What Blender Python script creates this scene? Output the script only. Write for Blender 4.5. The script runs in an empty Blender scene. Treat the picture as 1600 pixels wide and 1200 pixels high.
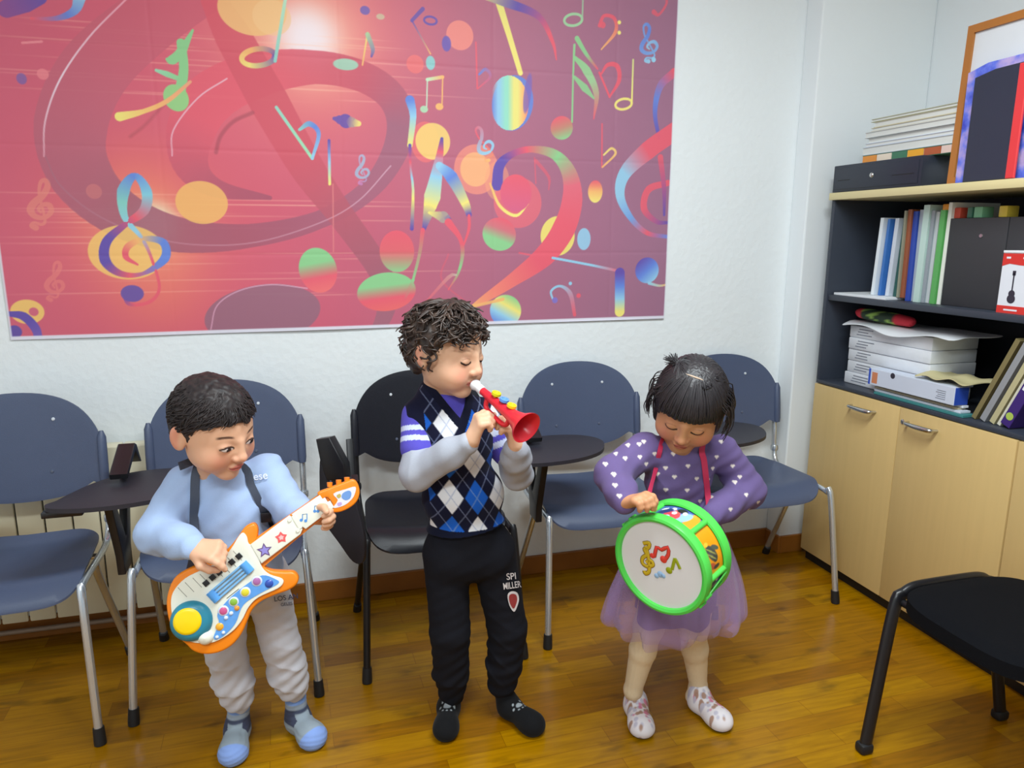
import bpy, bmesh, math, random
import numpy as np
from mathutils import Vector, Matrix

SC = bpy.context.scene
COL = SC.collection
# ------------------------------------------------------------------ camera
CAM_F, YAW, PITCH, ROLL = 1137.0, .2805, .1998, .0047
CAM = np.array([0.0, -2.735, 1.40])
_cy, _sy, _cp, _sp = math.cos(YAW), math.sin(YAW), math.cos(PITCH), math.sin(PITCH)
FWD = np.array([_sy * _cp, _cy * _cp, -_sp]); _r = np.array([_cy, -_sy, 0.]); _u = np.cross(_r, FWD)
RGT = math.cos(ROLL) * _r + math.sin(ROLL) * _u
UPV = -math.sin(ROLL) * _r + math.cos(ROLL) * _u
cam = bpy.data.cameras.new('camera'); camo = bpy.data.objects.new('camera', cam); COL.objects.link(camo)
cam.sensor_fit = 'HORIZONTAL'; cam.sensor_width = 36; cam.lens = CAM_F / 1600 * 36; cam.clip_start = .05
camo.matrix_world = Matrix(((RGT[0], UPV[0], -FWD[0], CAM[0]), (RGT[1], UPV[1], -FWD[1], CAM[1]),
                            (RGT[2], UPV[2], -FWD[2], CAM[2]), (0, 0, 0, 1)))
SC.camera = camo
SC.view_settings.view_transform = 'Standard'; SC.view_settings.look = 'None'
SC.view_settings.gamma = 1; SC.view_settings.use_curve_mapping = False
SC.view_settings.exposure = 0.07
try:
    SC.cycles.use_denoising = True
    SC.cycles.max_bounces = 8
except Exception: pass
# ------------------------------------------------------------------ light
w = bpy.data.worlds.new('world'); SC.world = w; w.use_nodes = True
w.node_tree.nodes['Background'].inputs[0].default_value = (.82, .93, 1, 1)
w.node_tree.nodes['Background'].inputs[1].default_value = .52
def area(name, loc, sx, sy, power, col, rot=(0, 0, 0)):
    l = bpy.data.lights.new(name, 'AREA'); l.shape = 'RECTANGLE'; l.size = sx; l.size_y = sy
    l.energy = power; l.color = col
    o = bpy.data.objects.new(name, l); COL.objects.link(o); o.location = loc; o.rotation_euler = rot
    return o
area('ceiling_lamp_light', (.75, -1.75, 2.74), 1.2, .35, 60, (.885, .972, 1.))
area('ceiling_lamp_light', (-.6, -3.3, 2.74), 1.2, .35, 60, (.885, .972, 1.))

def at(px, py, Y):
    d = FWD + (px - 800) / CAM_F * RGT - (py - 600) / CAM_F * UPV
    return CAM + d * (Y - CAM[1]) / d[1]
def atz(px, py, z=0.):
    d = FWD + (px - 800) / CAM_F * RGT - (py - 600) / CAM_F * UPV
    return CAM + d * (z - CAM[2]) / d[2]
def atx(px, py, X):
    d = FWD + (px - 800) / CAM_F * RGT - (py - 600) / CAM_F * UPV
    return CAM + d * (X - CAM[0]) / d[0]
def atplane(px, py, o, n):
    d = FWD + (px - 800) / CAM_F * RGT - (py - 600) / CAM_F * UPV
    return CAM + d * (np.dot(o - CAM, n) / np.dot(d, n))
V3 = lambda *a: np.array(a, float)
def nrm(v): v = np.asarray(v, float); return v / np.linalg.norm(v)

# ------------------------------------------------------------------ colours / materials
def lin(c):
    c = np.asarray(c, float) / 255.
    return np.where(c <= .04045, c / 12.92, ((c + .055) / 1.055) ** 2.4)
MATS = {}
def mat(name, rgb, rough=.5, metal=0., bump=0., bscale=40., var=.06, vscale=6., spec=.5, sheen=0., alpha=1., coat=0., sss=0.):
    if name in MATS: return MATS[name]
    m = bpy.data.materials.new(name); m.use_nodes = True; nt = m.node_tree; b = nt.nodes['Principled BSDF']
    tc = nt.nodes.new('ShaderNodeTexCoord')
    b.inputs['Roughness'].default_value = rough; b.inputs['Metallic'].default_value = metal
    b.inputs['Specular IOR Level'].default_value = spec
    b.inputs['Sheen Weight'].default_value = sheen
    b.inputs['Coat Weight'].default_value = coat
    if sss: b.inputs['Subsurface Weight'].default_value = sss; b.inputs['Subsurface Radius'].default_value = (.012, .005, .003); b.inputs['Subsurface Scale'].default_value = 1
    if rgb is None:
        a = nt.nodes.new('ShaderNodeAttribute'); a.attribute_name = 'Col'; src = a.outputs['Color']
    else:
        a = nt.nodes.new('ShaderNodeRGB'); a.outputs[0].default_value = (*lin(rgb), 1); src = a.outputs[0]
    if var:
        n = nt.nodes.new('ShaderNodeTexNoise'); n.inputs['Scale'].default_value = vscale; n.inputs['Detail'].default_value = 4
        nt.links.new(tc.outputs['Object'], n.inputs['Vector'])
        r = nt.nodes.new('ShaderNodeMapRange'); r.inputs[3].default_value = 1 - var * 2; r.inputs[4].default_value = 1 + var * 2
        nt.links.new(n.outputs[0], r.inputs[0])
        mx = nt.nodes.new('ShaderNodeVectorMath'); mx.operation = 'MULTIPLY'
        nt.links.new(src, mx.inputs[0]); nt.links.new(r.outputs[0], mx.inputs[1]); src = mx.outputs[0]
    nt.links.new(src, b.inputs['Base Color'])
    if bump:
        n = nt.nodes.new('ShaderNodeTexNoise'); n.inputs['Scale'].default_value = bscale; n.inputs['Detail'].default_value = 3
        nt.links.new(tc.outputs['Object'], n.inputs['Vector'])
        bp = nt.nodes.new('ShaderNodeBump'); bp.inputs['Strength'].default_value = bump; bp.inputs['Distance'].default_value = .004
        nt.links.new(n.outputs[0], bp.inputs['Height']); nt.links.new(bp.outputs[0], b.inputs['Normal'])
    if alpha < 1: b.inputs['Alpha'].default_value = alpha
    MATS[name] = m; return m

# ------------------------------------------------------------------ objects
def tag(o, label=None, cat=None, group=None, kind=None):
    if label: o['label'] = label
    if cat: o['category'] = cat
    if group: o['group'] = group
    if kind: o['kind'] = kind
    return o
def thing(name, label, cat, loc=(0, 0, 0), rz=0, group=None):
    o = bpy.data.objects.new(name, None); COL.objects.link(o); o.location = loc; o.rotation_euler = (0, 0, rz)
    o.empty_display_size = .1
    return tag(o, label, cat, group)
def link(name, me, m, parent=None, smooth=True):
    o = bpy.data.objects.new(name, me); COL.objects.link(o)
    if m: me.materials.append(m)
    if smooth:
        me.polygons.foreach_set('use_smooth', [True] * len(me.polygons))
        try: me.set_sharp_from_angle(angle=math.radians(40))
        except Exception: pass
    if parent is not None:
        # geometry is given in world space: bring it into the parent's frame
        bpy.context.view_layer.update() if False else None
        pm = world_of(parent).inverted()
        me.transform(pm)
        o.parent = parent
    return o
def world_of(o):
    m = Matrix.LocRotScale(o.location, o.rotation_euler, o.scale)
    return world_of(o.parent) @ m if o.parent else m
def copy_tree(o, parent=None):
    c = o.copy(); COL.objects.link(c); c.parent = parent
    for ch in [x for x in bpy.data.objects if x.parent == o]: copy_tree(ch, c)
    return c

class MB:
    """collects shapes in world space, linked as one mesh"""
    def __init__(s): s.bm = bmesh.new()
    def box(s, lo, hi, bev=0., M=None):
        lo = V3(*lo); hi = V3(*hi); c = (lo + hi) / 2; d = hi - lo
        t = bmesh.new(); bmesh.ops.create_cube(t, size=1)
        for v in t.verts: v.co = Vector((v.co.x * d[0] + c[0], v.co.y * d[1] + c[1], v.co.z * d[2] + c[2]))
        if bev:
            bmesh.ops.bevel(t, geom=t.edges[:], offset=min(bev, abs(d).min() * .45), segments=2, affect='EDGES', profile=.5)
        if M is not None: t.transform(M)
        s.add(t); return s
    def add(s, t):
        me = bpy.data.meshes.new('t'); t.to_mesh(me); t.free(); s.bm.from_mesh(me); bpy.data.meshes.remove(me)
    def pydata(s, v, f):
        vs = [s.bm.verts.new(tuple(map(float, p))) for p in v]
        for q in f:
            try: s.bm.faces.new([vs[i] for i in q])
            except Exception: pass
        return s
    def tube(s, pts, r, n=12, smooth=0, flat=1., up=None, closed=False):
        pts = [V3(*p) for p in pts]
        rs = list(r) if hasattr(r, '__len__') else [r] * len(pts)
        if smooth: pts, rs = catmull(pts, rs, smooth)
        rings = []; N = len(pts); u = None
        for i, p in enumerate(pts):
            if closed: t = nrm(pts[(i + 1) % N] - pts[i - 1])
            else: t = nrm(pts[min(i + 1, N - 1)] - pts[max(i - 1, 0)])
            if up is not None: u = nrm(np.cross(t, np.cross(V3(*up), t)))
            elif u is None:
                a = V3(0, 0, 1) if abs(t[2]) < .9 else V3(1, 0, 0); u = nrm(np.cross(t, np.cross(a, t)))
            else: u = nrm(u - t * np.dot(u, t))
            b = np.cross(t, u)
            rings.append([p + rs[i] * (math.cos(a) * b + math.sin(a) * u * flat) for a in np.linspace(0, 2 * math.pi, n, endpoint=False)])
        v = [q for R in rings for q in R]; f = []
        for i in range(N if closed else N - 1):
            for j in range(n):
                a, b = i * n + j, i * n + (j + 1) % n; c, d = ((i + 1) % N) * n + (j + 1) % n, ((i + 1) % N) * n + j
                f.append((a, b, c, d))
        if not closed: f.append(tuple(range(n))[::-1]); f.append(tuple((N - 1) * n + j for j in range(n)))
        return s.pydata(v, f)
    def lathe(s, prof, o=(0, 0, 0), ax=(0, 0, 1), n=32, close=False):
        """prof: (radius, height along the axis)"""
        o = V3(*o); ax = nrm(ax); a = V3(0, 0, 1) if abs(ax[2]) < .9 else V3(1, 0, 0)
        u = nrm(np.cross(a, ax)); b = np.cross(ax, u); v = []; f = []; P = len(prof)
        for (r, h) in prof:
            for t in np.linspace(0, 2 * math.pi, n, endpoint=False):
                v.append(o + ax * h + max(r, 1e-5) * (math.cos(t) * u + math.sin(t) * b))
        for i in range(P if close else P - 1):
            i2 = (i + 1) % P
            for j in range(n): f.append((i * n + j, i * n + (j + 1) % n, i2 * n + (j + 1) % n, i2 * n + j))
        return s.pydata(v, f)
    def prism(s, pts, depth, bev=0.):
        """pts: planar 3-d outline, depth: extrusion vector"""
        t = bmesh.new(); vs = [t.verts.new(tuple(map(float, p))) for p in pts]; fc = t.faces.new(vs)
        r = bmesh.ops.extrude_face_region(t, geom=[fc])
        nv = [g for g in r['geom'] if isinstance(g, bmesh.types.BMVert)]
        bmesh.ops.translate(t, verts=nv, vec=tuple(map(float, depth)))
        bmesh.ops.recalc_face_normals(t, faces=t.faces[:])
        if bev:
            base = set(vs) | set(nv)
            ed = [e for e in t.edges if (e.verts[0] in set(vs)) == (e.verts[1] in set(vs))]
            bmesh.ops.bevel(t, geom=ed, offset=bev, segments=3, affect='EDGES', profile=.5)
        s.add(t); return s
    def dish(s, outline, fn, th, rings=10, nrmdir=None):
        """outline: list of (a,b); surface fn(a,b)->xyz filled in rings, given a thickness vector"""
        A = np.array(outline, float); c = A.mean(0); n = len(A); v = []; f = []
        th = V3(*th)
        for side in (0, 1):
            for k in range(1, rings + 1):
                e = k / rings
                for a in A:
                    q = c + (a - c) * e
                    v.append(V3(*fn(q[0], q[1])) + (th if side else 0) * (1 if k < rings else (.85 if side else 1)) + (0 if (k < rings or side) else th * .15))
            v.append(V3(*fn(c[0], c[1])) + (th if side else 0))
        L = rings * n + 1
        for side in (0, 1):
            o = side * L
            for k in range(rings - 1):
                for j in range(n):
                    q = (o + k * n + j, o + k * n + (j + 1) % n, o + (k + 1) * n + (j + 1) % n, o + (k + 1) * n + j)
                    f.append(q if side else q[::-1])
            for j in range(n):
                q = (o + L - 1, o + j, o + (j + 1) % n); f.append(q[::-1] if side else q)
        for j in range(n):
            a, b = (rings - 1) * n + j, (rings - 1) * n + (j + 1) % n
            f.append((a, b, L + b, L + a))
        return s.pydata(v, f)
    def build(s, name, m, parent=None, smooth=True):
        bmesh.ops.recalc_face_normals(s.bm, faces=s.bm.faces[:])
        me = bpy.data.meshes.new(name); s.bm.to_mesh(me); s.bm.free()
        return link(name, me, m, parent, smooth)
def catmull(pts, rs, k):
    P = [pts[0] * 2 - pts[1]] + list(pts) + [pts[-1] * 2 - pts[-2]]; out = []; ro = []
    for i in range(1, len(P) - 2):
        for t in np.linspace(0, 1, k, endpoint=False):
            a, b, c, d = P[i - 1], P[i], P[i + 1], P[i + 2]
            out.append(.5 * ((2 * b) + (c - a) * t + (2 * a - 5 * b + 4 * c - d) * t * t + (3 * b - a - 3 * c + d) * t ** 3))
            ro.append(rs[i - 1] * (1 - t) + rs[min(i, len(rs) - 1)] * t)
    out.append(pts[-1]); ro.append(rs[-1]); return out, ro
def spline2(pts, k=6, closed=True):
    P = [V3(*p) for p in pts]; n = len(P); out = []
    rng = range(n) if closed else range(n - 1)
    for i in rng:
        a, b, c, d = (P[(i - 1) % n], P[i], P[(i + 1) % n], P[(i + 2) % n]) if closed else (P[max(i - 1, 0)], P[i], P[i + 1], P[min(i + 2, n - 1)])
        for t in np.linspace(0, 1, k, endpoint=False):
            out.append(.5 * ((2 * b) + (c - a) * t + (2 * a - 5 * b + 4 * c - d) * t * t + (3 * b - a - 3 * c + d) * t ** 3))
    if not closed: out.append(P[-1])
    return out
def newmesh(name, v, f, cols=None):
    me = bpy.data.meshes.new(name); v = np.asarray(v, np.float32); f = np.asarray(f, np.int32)
    me.vertices.add(len(v)); me.vertices.foreach_set('co', v.ravel())
    k = f.shape[1]; me.loops.add(f.size); me.loops.foreach_set('vertex_index', f.ravel())
    me.polygons.add(len(f)); me.polygons.foreach_set('loop_start', np.arange(len(f), dtype=np.int32) * k)
    me.polygons.foreach_set('loop_total', np.full(len(f), k, np.int32))
    me.update(calc_edges=True)
    if cols is not None:
        a = me.color_attributes.new('Col', 'FLOAT_COLOR', 'POINT')
        c = np.ones((len(v), 4), np.float32); c[:, :3] = lin(cols); a.data.foreach_set('color', c.ravel())
    return me
# ------------------------------------------------------------------ the room
def wall_mat():
    m = mat('white_stucco', (236, 241, 243), .75, bump=.0, var=.01, vscale=2)
    nt = m.node_tree; b = nt.nodes['Principled BSDF']; tc = nt.nodes.new('ShaderNodeTexCoord')
    n = nt.nodes.new('ShaderNodeTexNoise'); n.inputs['Scale'].default_value = 55; n.inputs['Detail'].default_value = 4; n.inputs['Roughness'].default_value = .6
    v = nt.nodes.new('ShaderNodeTexVoronoi'); v.inputs['Scale'].default_value = 38
    ad = nt.nodes.new('ShaderNodeMath'); ad.operation = 'ADD'
    bp = nt.nodes.new('ShaderNodeBump'); bp.inputs['Strength'].default_value = .35; bp.inputs['Distance'].default_value = .003
    nt.links.new(tc.outputs['Object'], n.inputs['Vector']); nt.links.new(tc.outputs['Object'], v.inputs['Vector'])
    nt.links.new(n.outputs[0], ad.inputs[0]); nt.links.new(v.outputs['Distance'], ad.inputs[1])
    nt.links.new(ad.outputs[0], bp.inputs['Height']); nt.links.new(bp.outputs[0], b.inputs['Normal']); return m
WALL = wall_mat()
SMOOTHWALL = mat('white_plaster', (236, 241, 244), .7, bump=.1, bscale=90, var=.01, vscale=2)
def parquet():
    m = bpy.data.materials.new('varnished_oak_parquet'); m.use_nodes = True; nt = m.node_tree; b = nt.nodes['Principled BSDF']
    N = nt.nodes.new; L = nt.links.new
    tc = N('ShaderNodeTexCoord')
    mp = N('ShaderNodeMapping'); mp.inputs['Rotation'].default_value = (0, 0, math.radians(-1.5)); L(tc.outputs['Object'], mp.inputs[0])
    br = N('ShaderNodeTexBrick'); L(mp.outputs[0], br.inputs['Vector'])
    br.inputs['Scale'].default_value = 1; br.inputs['Brick Width'].default_value = .46; br.inputs['Row Height'].default_value = .068
    br.inputs['Mortar Size'].default_value = .0009; br.inputs['Mortar Smooth'].default_value = .4; br.offset = .37; br.squash = 1
    br.inputs['Bias'].default_value = 0
    br.inputs['Color1'].default_value = (0, 0, 0, 1); br.inputs['Color2'].default_value = (1, 1, 1, 1); br.inputs['Mortar'].default_value = (.5, .5, .5, 1)
    # per plank tone
    cr = N('ShaderNodeValToRGB'); L(br.outputs['Color'], cr.inputs[0])
    e = cr.color_ramp.elements; e[0].position = 0; e[0].color = (*lin((138, 88, 0)), 1); e[1].position = 1; e[1].color = (*lin((168, 120, 0)), 1)
    x = cr.color_ramp.elements.new(.3); x.color = (*lin((152, 102, 0)), 1)
    x = cr.color_ramp.elements.new(.7); x.color = (*lin((164, 112, 0)), 1)
    # grain along the planks
    mg = N('ShaderNodeMapping'); mg.inputs['Scale'].default_value = (2.2, 26, 1); L(tc.outputs['Object'], mg.inputs[0])
    ng = N('ShaderNodeTexNoise'); ng.inputs['Scale'].default_value = 3; ng.inputs['Detail'].default_value = 6; L(mg.outputs[0], ng.inputs[0])
    rg = N('ShaderNodeMapRange'); rg.inputs[1].default_value = .3; rg.inputs[2].default_value = .7; rg.inputs[3].default_value = .74; rg.inputs[4].default_value = 1.12; L(ng.outputs[0], rg.inputs[0])
    # knots
    mk = N('ShaderNodeMapping'); mk.inputs['Scale'].default_value = (3.5, 9, 1); L(tc.outputs['Object'], mk.inputs[0])
    nk = N('ShaderNodeTexNoise'); nk.inputs['Scale'].default_value = 1.7; nk.inputs['Detail'].default_value = 3; L(mk.outputs[0], nk.inputs[0])
    rk = N('ShaderNodeMapRange'); rk.inputs[1].default_value = .58; rk.inputs[2].default_value = .74; rk.inputs[3].default_value = 1; rk.inputs[4].default_value = .5; L(nk.outputs[0], rk.inputs[0])
    m1 = N('ShaderNodeVectorMath'); m1.operation = 'MULTIPLY'; L(cr.outputs[0], m1.inputs[0]); L(rg.outputs[0], m1.inputs[1])
    m2 = N('ShaderNodeVectorMath'); m2.operation = 'MULTIPLY'; L(m1.outputs[0], m2.inputs[0]); L(rk.outputs[0], m2.inputs[1])
    mx = N('ShaderNodeMix'); mx.data_type = 'RGBA'; L(br.outputs['Fac'], mx.inputs[0]); L(m2.outputs[0], mx.inputs[6]); mx.inputs[7].default_value = (*lin((120, 76, 0)), 1)
    L(mx.outputs[2], b.inputs['Base Color'])
    b.inputs['Roughness'].default_value = .27; b.inputs['Specular IOR Level'].default_value = .38
    bp = N('ShaderNodeBump'); bp.inputs['Strength'].default_value = .25; bp.inputs['Distance'].default_value = .002; L(ng.outputs[0], bp.inputs['Height'])
    L(bp.outputs[0], b.inputs['Normal'])
    return m
def struct(name, mb, m, parent=None, smooth=False):
    o = mb.build(name, m, parent, smooth); tag(o, kind='structure') if parent is None else None; return o
XL, XR, YF, ZC = -2.1, 2.575, -5.2, 2.8
o = struct('floor', MB().box((XL, YF, -.06), (XR, 0, 0)), parquet())
struct('wall_back', MB().box((XL, 0, -.06), (XR + .12, .12, ZC)), WALL)
struct('wall_left', MB().box((XL - .12, YF, -.06), (XL, .12, ZC)), SMOOTHWALL)
struct('wall_right', MB().box((XR, YF, -.06), (XR + .12, 0, ZC)), SMOOTHWALL)
struct('ceiling', MB().box((XL, YF, ZC), (XR, 0, ZC + .1)), SMOOTHWALL)
mbc = MB().box((2.022, -.1, 0), (XR, 0, ZC), .006)
struct('wall_column', mbc, SMOOTHWALL)
BASE = mat('brown_wood_trim', (150, 92, 32), .4, bump=.1, bscale=30, var=.12, vscale=9)
struct('baseboard_back', MB().box((XL, -.014, 0), (2.022, 0, .08), .003), BASE)
mb = MB().box((2.008, -.114, 0), (2.022, -.0141, .08), .003); mb.box((2.022, -.114, 0), (2.14, -.1, .08), .003)
struct('baseboard_column', mb, BASE)
# ceiling lamps
for (lx, ly) in ((.75, -1.75), (-.6, -3.3)):
    t = thing('ceiling_lamp', 'long white ceiling lamp %s' % ('above the row of chairs' if ly > -2 else 'behind the camera over the open floor'), 'lamp', (lx, ly, ZC))
    MB().box((lx - .63, ly - .2, ZC - .05), (lx + .63, ly + .2, ZC), .01).build('housing', mat('lamp_housing', (235, 235, 235), .4), t)
# ------------------------------------------------------------------ radiator
rad = thing('radiator', 'cream white column radiator low on the wall behind the leftmost chairs', 'radiator', (-.9, -.05, .1))
RADM = mat('radiator_enamel', (226, 220, 192), .4, var=.02)
DARK = mat('dark_gap', (40, 36, 30), .8)
nsec = 12
for k in range(nsec):
    x1 = -.455 - k * .083 + .002
    mb = MB(); mb.box((x1 - .079, -.1, .105), (x1, -.088, .70), .0055); mb.box((x1 - .05, -.088, .13), (x1 - .03, -.03, .68), .002)
    mb.box((x1 - .079, -.098, .66), (x1, -.03, .70), .006)
    mb.build('radiator_section', RADM, rad)
MB().box((-.455 - nsec * .083, -.075, .15), (-.457, -.04, .19), .003).box((-.455 - nsec * .083, -.075, .62), (-.457, -.04, .65), .003).build('header_pipe', RADM, rad)
p = MB().tube([(-2.0, -.055, .052), (-.2, -.055, .052)], .009, 10).build('heating_pipe', mat('pipe_paint', (150, 128, 108), .4), None)
tag(p, 'thin grey heating pipe running along the foot of the wall under the radiator', 'pipe')
mb = MB()
for xx in (-1.2,): mb.box((xx - .008, -.055, .044), (xx + .008, -.0145, .06))
mb.build('pipe_clip', mat('pipe_paint', (150, 128, 108)), p)

# ------------------------------------------------------------------ chairs
CH = {}
CH['shell'] = mat('blue_grey_plastic', (76, 87, 114), .38, bump=.12, bscale=400, var=.03)
CH['chrome'] = mat('chrome', (214, 222, 230), .2, .78, var=0)
CH['blackshell'] = mat('black_plastic_shell', (24, 26, 36), .35, bump=.12, bscale=400, var=.03)
CH['blacktube'] = mat('black_steel', (22, 22, 26), .35, var=.03)
CH['tablet'] = mat('black_laminate', (40, 39, 48), .5, bump=.1, bscale=500, var=.03)
CH['rubber'] = mat('black_rubber', (22, 22, 24), .6, var=.02)
RIVET = mat('rivet_grey', (215, 222, 230), .3, var=0); RIVD = mat('rivet_dull', (92, 100, 120), .4, var=0)
def seat_outline():
    out = []
    for t in np.linspace(0, 2 * math.pi, 56, endpoint=False):
        c, s = math.cos(t), math.sin(t); e = 2 / 6.
        y = math.copysign(abs(s) ** e, s); x = math.copysign(abs(c) ** e, c)
        W = .229 - .013 * y
        out.append((x * W, .275 + y * .195))
    return out
def seat_fn(x, y):
    yy = (y - .275) / .195
    z = .452 + .012 * (x / .22) ** 2 - .016 * (1 - (x / .24) ** 2) * (1 - ((yy - .2)) ** 2)
    if yy < -.55: z -= .065 * ((-.55 - yy) / .45) ** 2
    if yy > .75: z += .02 * ((yy - .75) / .25) ** 2
    return (x, y, z)
def back_outline():
    h = [(0, .915), (.07, .910), (.13, .894), (.18, .865), (.217, .822), (.240, .770), (.247, .72), (.2485, .68), (.247, .628), (.236, .620), (.222, .632), (.206, .628), (.17, .604), (.12, .585), (.06, .575)]
    p = [(x, z) for x, z in h] + [(0, .572)] + [(-x, z) for x, z in h[:0:-1]]
    return [tuple(q) for q in spline2([(a, b) for a, b in p], 3)]
def back_fn(x, z): return (x, .475 - .040 * (x / .25) ** 2 + .13 * (z - .62) , z)
def leg_pts(sx):
    return [(sx * .262, .0, .012), (sx * .244, .06, .41), (sx * .240, .085, .432)]
TABLET_OUT = [(-.405, .065), (-.425, .035), (-.40, .0), (-.30, -.02), (-.17, .0), (-.07, .06), (-.02, .15), (-.02, .22), (-.07, .275), (-.16, .295), (-.26, .28), (-.34, .21), (-.385, .12)]
def make_chair(label, black=False, tablet='up', cap_label=None, group=None):
    t = thing('tablet_chair', label, 'chair', (0, 0, 0), 0, group)
    sh = CH['blackshell'] if black else CH['shell']; fr = CH['blacktube'] if black else CH['chrome']
    MB().dish(seat_outline(), seat_fn, (0, 0, -.010), 12).build('seat', sh, t)
    mb = MB().dish(back_outline(), back_fn, (0, .008, 0), 14)
    for sx in (-1, 1):   # the thick side sleeves the uprights slide into
        mb.tube([V3(*back_fn(sx * .238, z)) + V3(sx*.004, .004, 0) for z in (.622, .64, .70, .77, .79)], [.012, .0145, .0145, .0135, .006], 12)
    bk = mb.build('backrest', sh, t)
    for (x, z) in ((-.105, .83), (.105, .83), (-.09, .665), (.09, .665)):
        y = back_fn(x, z)[1]
        o = MB().lathe([(0, .0035), (.004, .003), (.0055, .001), (.0055, -.002)], (x, y, z), (0, -1, 0), 12).build('rivet', RIVET if z > .8 else RIVD, bk)
    for sx in (-1, 1):
        lg = MB().tube(leg_pts(sx), .0115, 12, 5).build('leg', fr, t)
        MB().lathe([(0, 0), (.0155, 0), (.016, .01), (.0145, .05), (0, .052)], leg_pts(sx)[0][:2] + (0.0005,), (sx * -.045, .15, 1), 14).build('rubber_foot', CH['rubber'], lg)
        lr = MB().tube([(sx * .258, .475, .012), (sx * .236, .29, .36), (sx * .234, .26, .428)], .0115, 12, 4).build('leg', fr, t)
        MB().lathe([(0, 0), (.0155, 0), (.016, .01), (.0145, .04), (0, .042)], (sx * .258, .475, .0005), (sx * -.05, -.5, 1), 14).build('rubber_foot', CH['rubber'], lr)
        mb = MB().tube([(sx * .240, .075, .430), (sx * .236, .13, .437), (sx * .236, .35, .432), (sx * .238, .42, .45), (sx * .241, .447, .50), (sx * .2415, .455, .58), (sx * .2415, .468, .66)], .0105, 12, 5)
        mb.build('upright', fr, t)
        MB().lathe([(0, -.012), (.014, -.012), (.016, -.006), (.016, .006), (.014, .012), (0, .012)], (sx * .242, .447, .505), (0, .1, 1), 12).build('clamp', fr, t)
    mb = MB().tube([(-.236, .14, .428), (.236, .14, .428)], .009, 10).tube([(-.236, .33, .425), (.236, .33, .425)], .009, 10)
    mb.build('crossbar', fr, t)
    if tablet:
        mb = MB()
        # v-shaped bracket on the side
        a = V3(-.262, .115, .455)
        mb.prism([(-.262, .09, .43), (-.262, .17, .43), (-.262, .175, .47), (-.262, .27, .735), (-.262, .235, .745), (-.262, .150, .53), (-.262, .135, .53), (-.262, .055, .68), (-.262, .018, .67), (-.262, .085, .49)], (-.022, 0, 0), .003)
        mb.build('bracket', CH['blacktube'], t)
        if tablet == 'up':
            MB().prism([(-.245, .33, .70), (-.245, .345, .695), (-.245, .30, .765), (-.245, .285, .772), (-.245, .15, .716), (-.245, .155, .700), (-.245, .282, .752)], (-.05, 0, 0), .004).build('armrest', CH['blacktube'], t)
            o2 = [tuple(q) for q in spline2(TABLET_OUT, 4)]
            MB().dish(o2, lambda x, y: (x, y - .01, .686), (0, 0, -.018), 4).build('writing_tablet', CH['tablet'], t)
            MB().box((-.43, .0, .652), (-.33, .03, .669), .003).build('hinge_plate', CH['blacktube'], t)
        else:
            pass
    return t
grp = 'row of tablet chairs along the wall'
c2 = make_chair('blue-grey plastic tablet chair with chrome legs, behind the boy with the toy guitar')
def noupd(o, loc, rz=0): o.location = loc; o.rotation_euler = (0, 0, rz)
def relabel(o, l): o['label'] = l; return o
c1 = copy_tree(c2); relabel(c1, 'blue-grey plastic tablet chair with chrome legs in front of the radiator, leftmost in the row')
c4 = copy_tree(c2); relabel(c4, 'blue-grey plastic tablet chair with chrome legs between the trumpet boy and the drum girl')
c5 = copy_tree(c2); relabel(c5, 'blue-grey plastic tablet chair with chrome legs beside the cabinet, rightmost in the row')
c3 = make_chair('all-black tablet chair with its writing tablet folded down, behind the boy with the trumpet', True, 'down')
for c in (c1, c2, c3, c4, c5): c['group'] = grp
noupd(c1, (-.868, -.695, 0), .02); noupd(c2, (-.272, -.625, 0), -.005); noupd(c3, (.40, -.60, 0), .0)
O3 = at(535, 800, -.60) - V3(.40, -.60, 0); n3 = nrm(V3(-.55, -.83, .05))
def f3(a, b, o=O3, n=n3): return atplane(a, b, o + V3(.40, -.60, 0), n)
c3.location = (.40, -.60, 0)
MB().prism([f3(*q) for q in spline2([(499, 722), (510, 716), (530, 735), (549, 765), (560, 800), (569, 842), (567, 878), (551, 878), (530, 850), (510, 822), (501, 798)], 4)], -n3 * .016, .003).build('writing_tablet', CH['tablet'], c3)
MB().prism([f3(*q) for q in ((503, 683), (524, 680), (547, 722), (549, 743), (520, 747), (511, 722))], n3 * .035, .004).build('armrest', CH['blacktube'], c3)
MB().tube([f3(512, 727) + n3 * .012, f3(522, 752) + n3 * .012], .0045, 8).build('hinge_pin', CH['chrome'], c3)
noupd(c4, (1.02, -.575, 0), -.03); noupd(c5, (1.685, -.555, 0), -.04)

# black fabric chair, lower right
bc = thing('visitor_chair', 'black fabric chair with black tubular legs, nearest the camera in front of the cabinet', 'chair', (1.69, -1.5, 0))
FAB = mat('black_fabric', (15, 16, 20), .95, bump=.3, bscale=700, var=.05, spec=.1)
SX0, SX1 = 1.44, 1.935
for x0, xt, y0, yt in ((SX0, 1.525, -1.295, -1.262), (SX1, 1.85, -1.285, -1.262), (SX0 + .0, 1.52, -1.83, -1.72), (SX1, 1.85, -1.83, -1.72)):
    lg = MB().tube([(x0, y0, .012), (xt - (xt-x0)*.13, yt - (yt-y0)*.1, .40), (xt + (.018 if x0 < 1.6 else -.018), yt, .445)], .0185, 14, 5, flat=.75, up=(0, 1, 0)).build('leg', CH['blacktube'], bc)
    MB().box((x0 - .022, y0 - .017, .0005), (x0 + .018, y0 + .017, .030), .008).build('foot_glide', CH['rubber'], lg)
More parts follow.
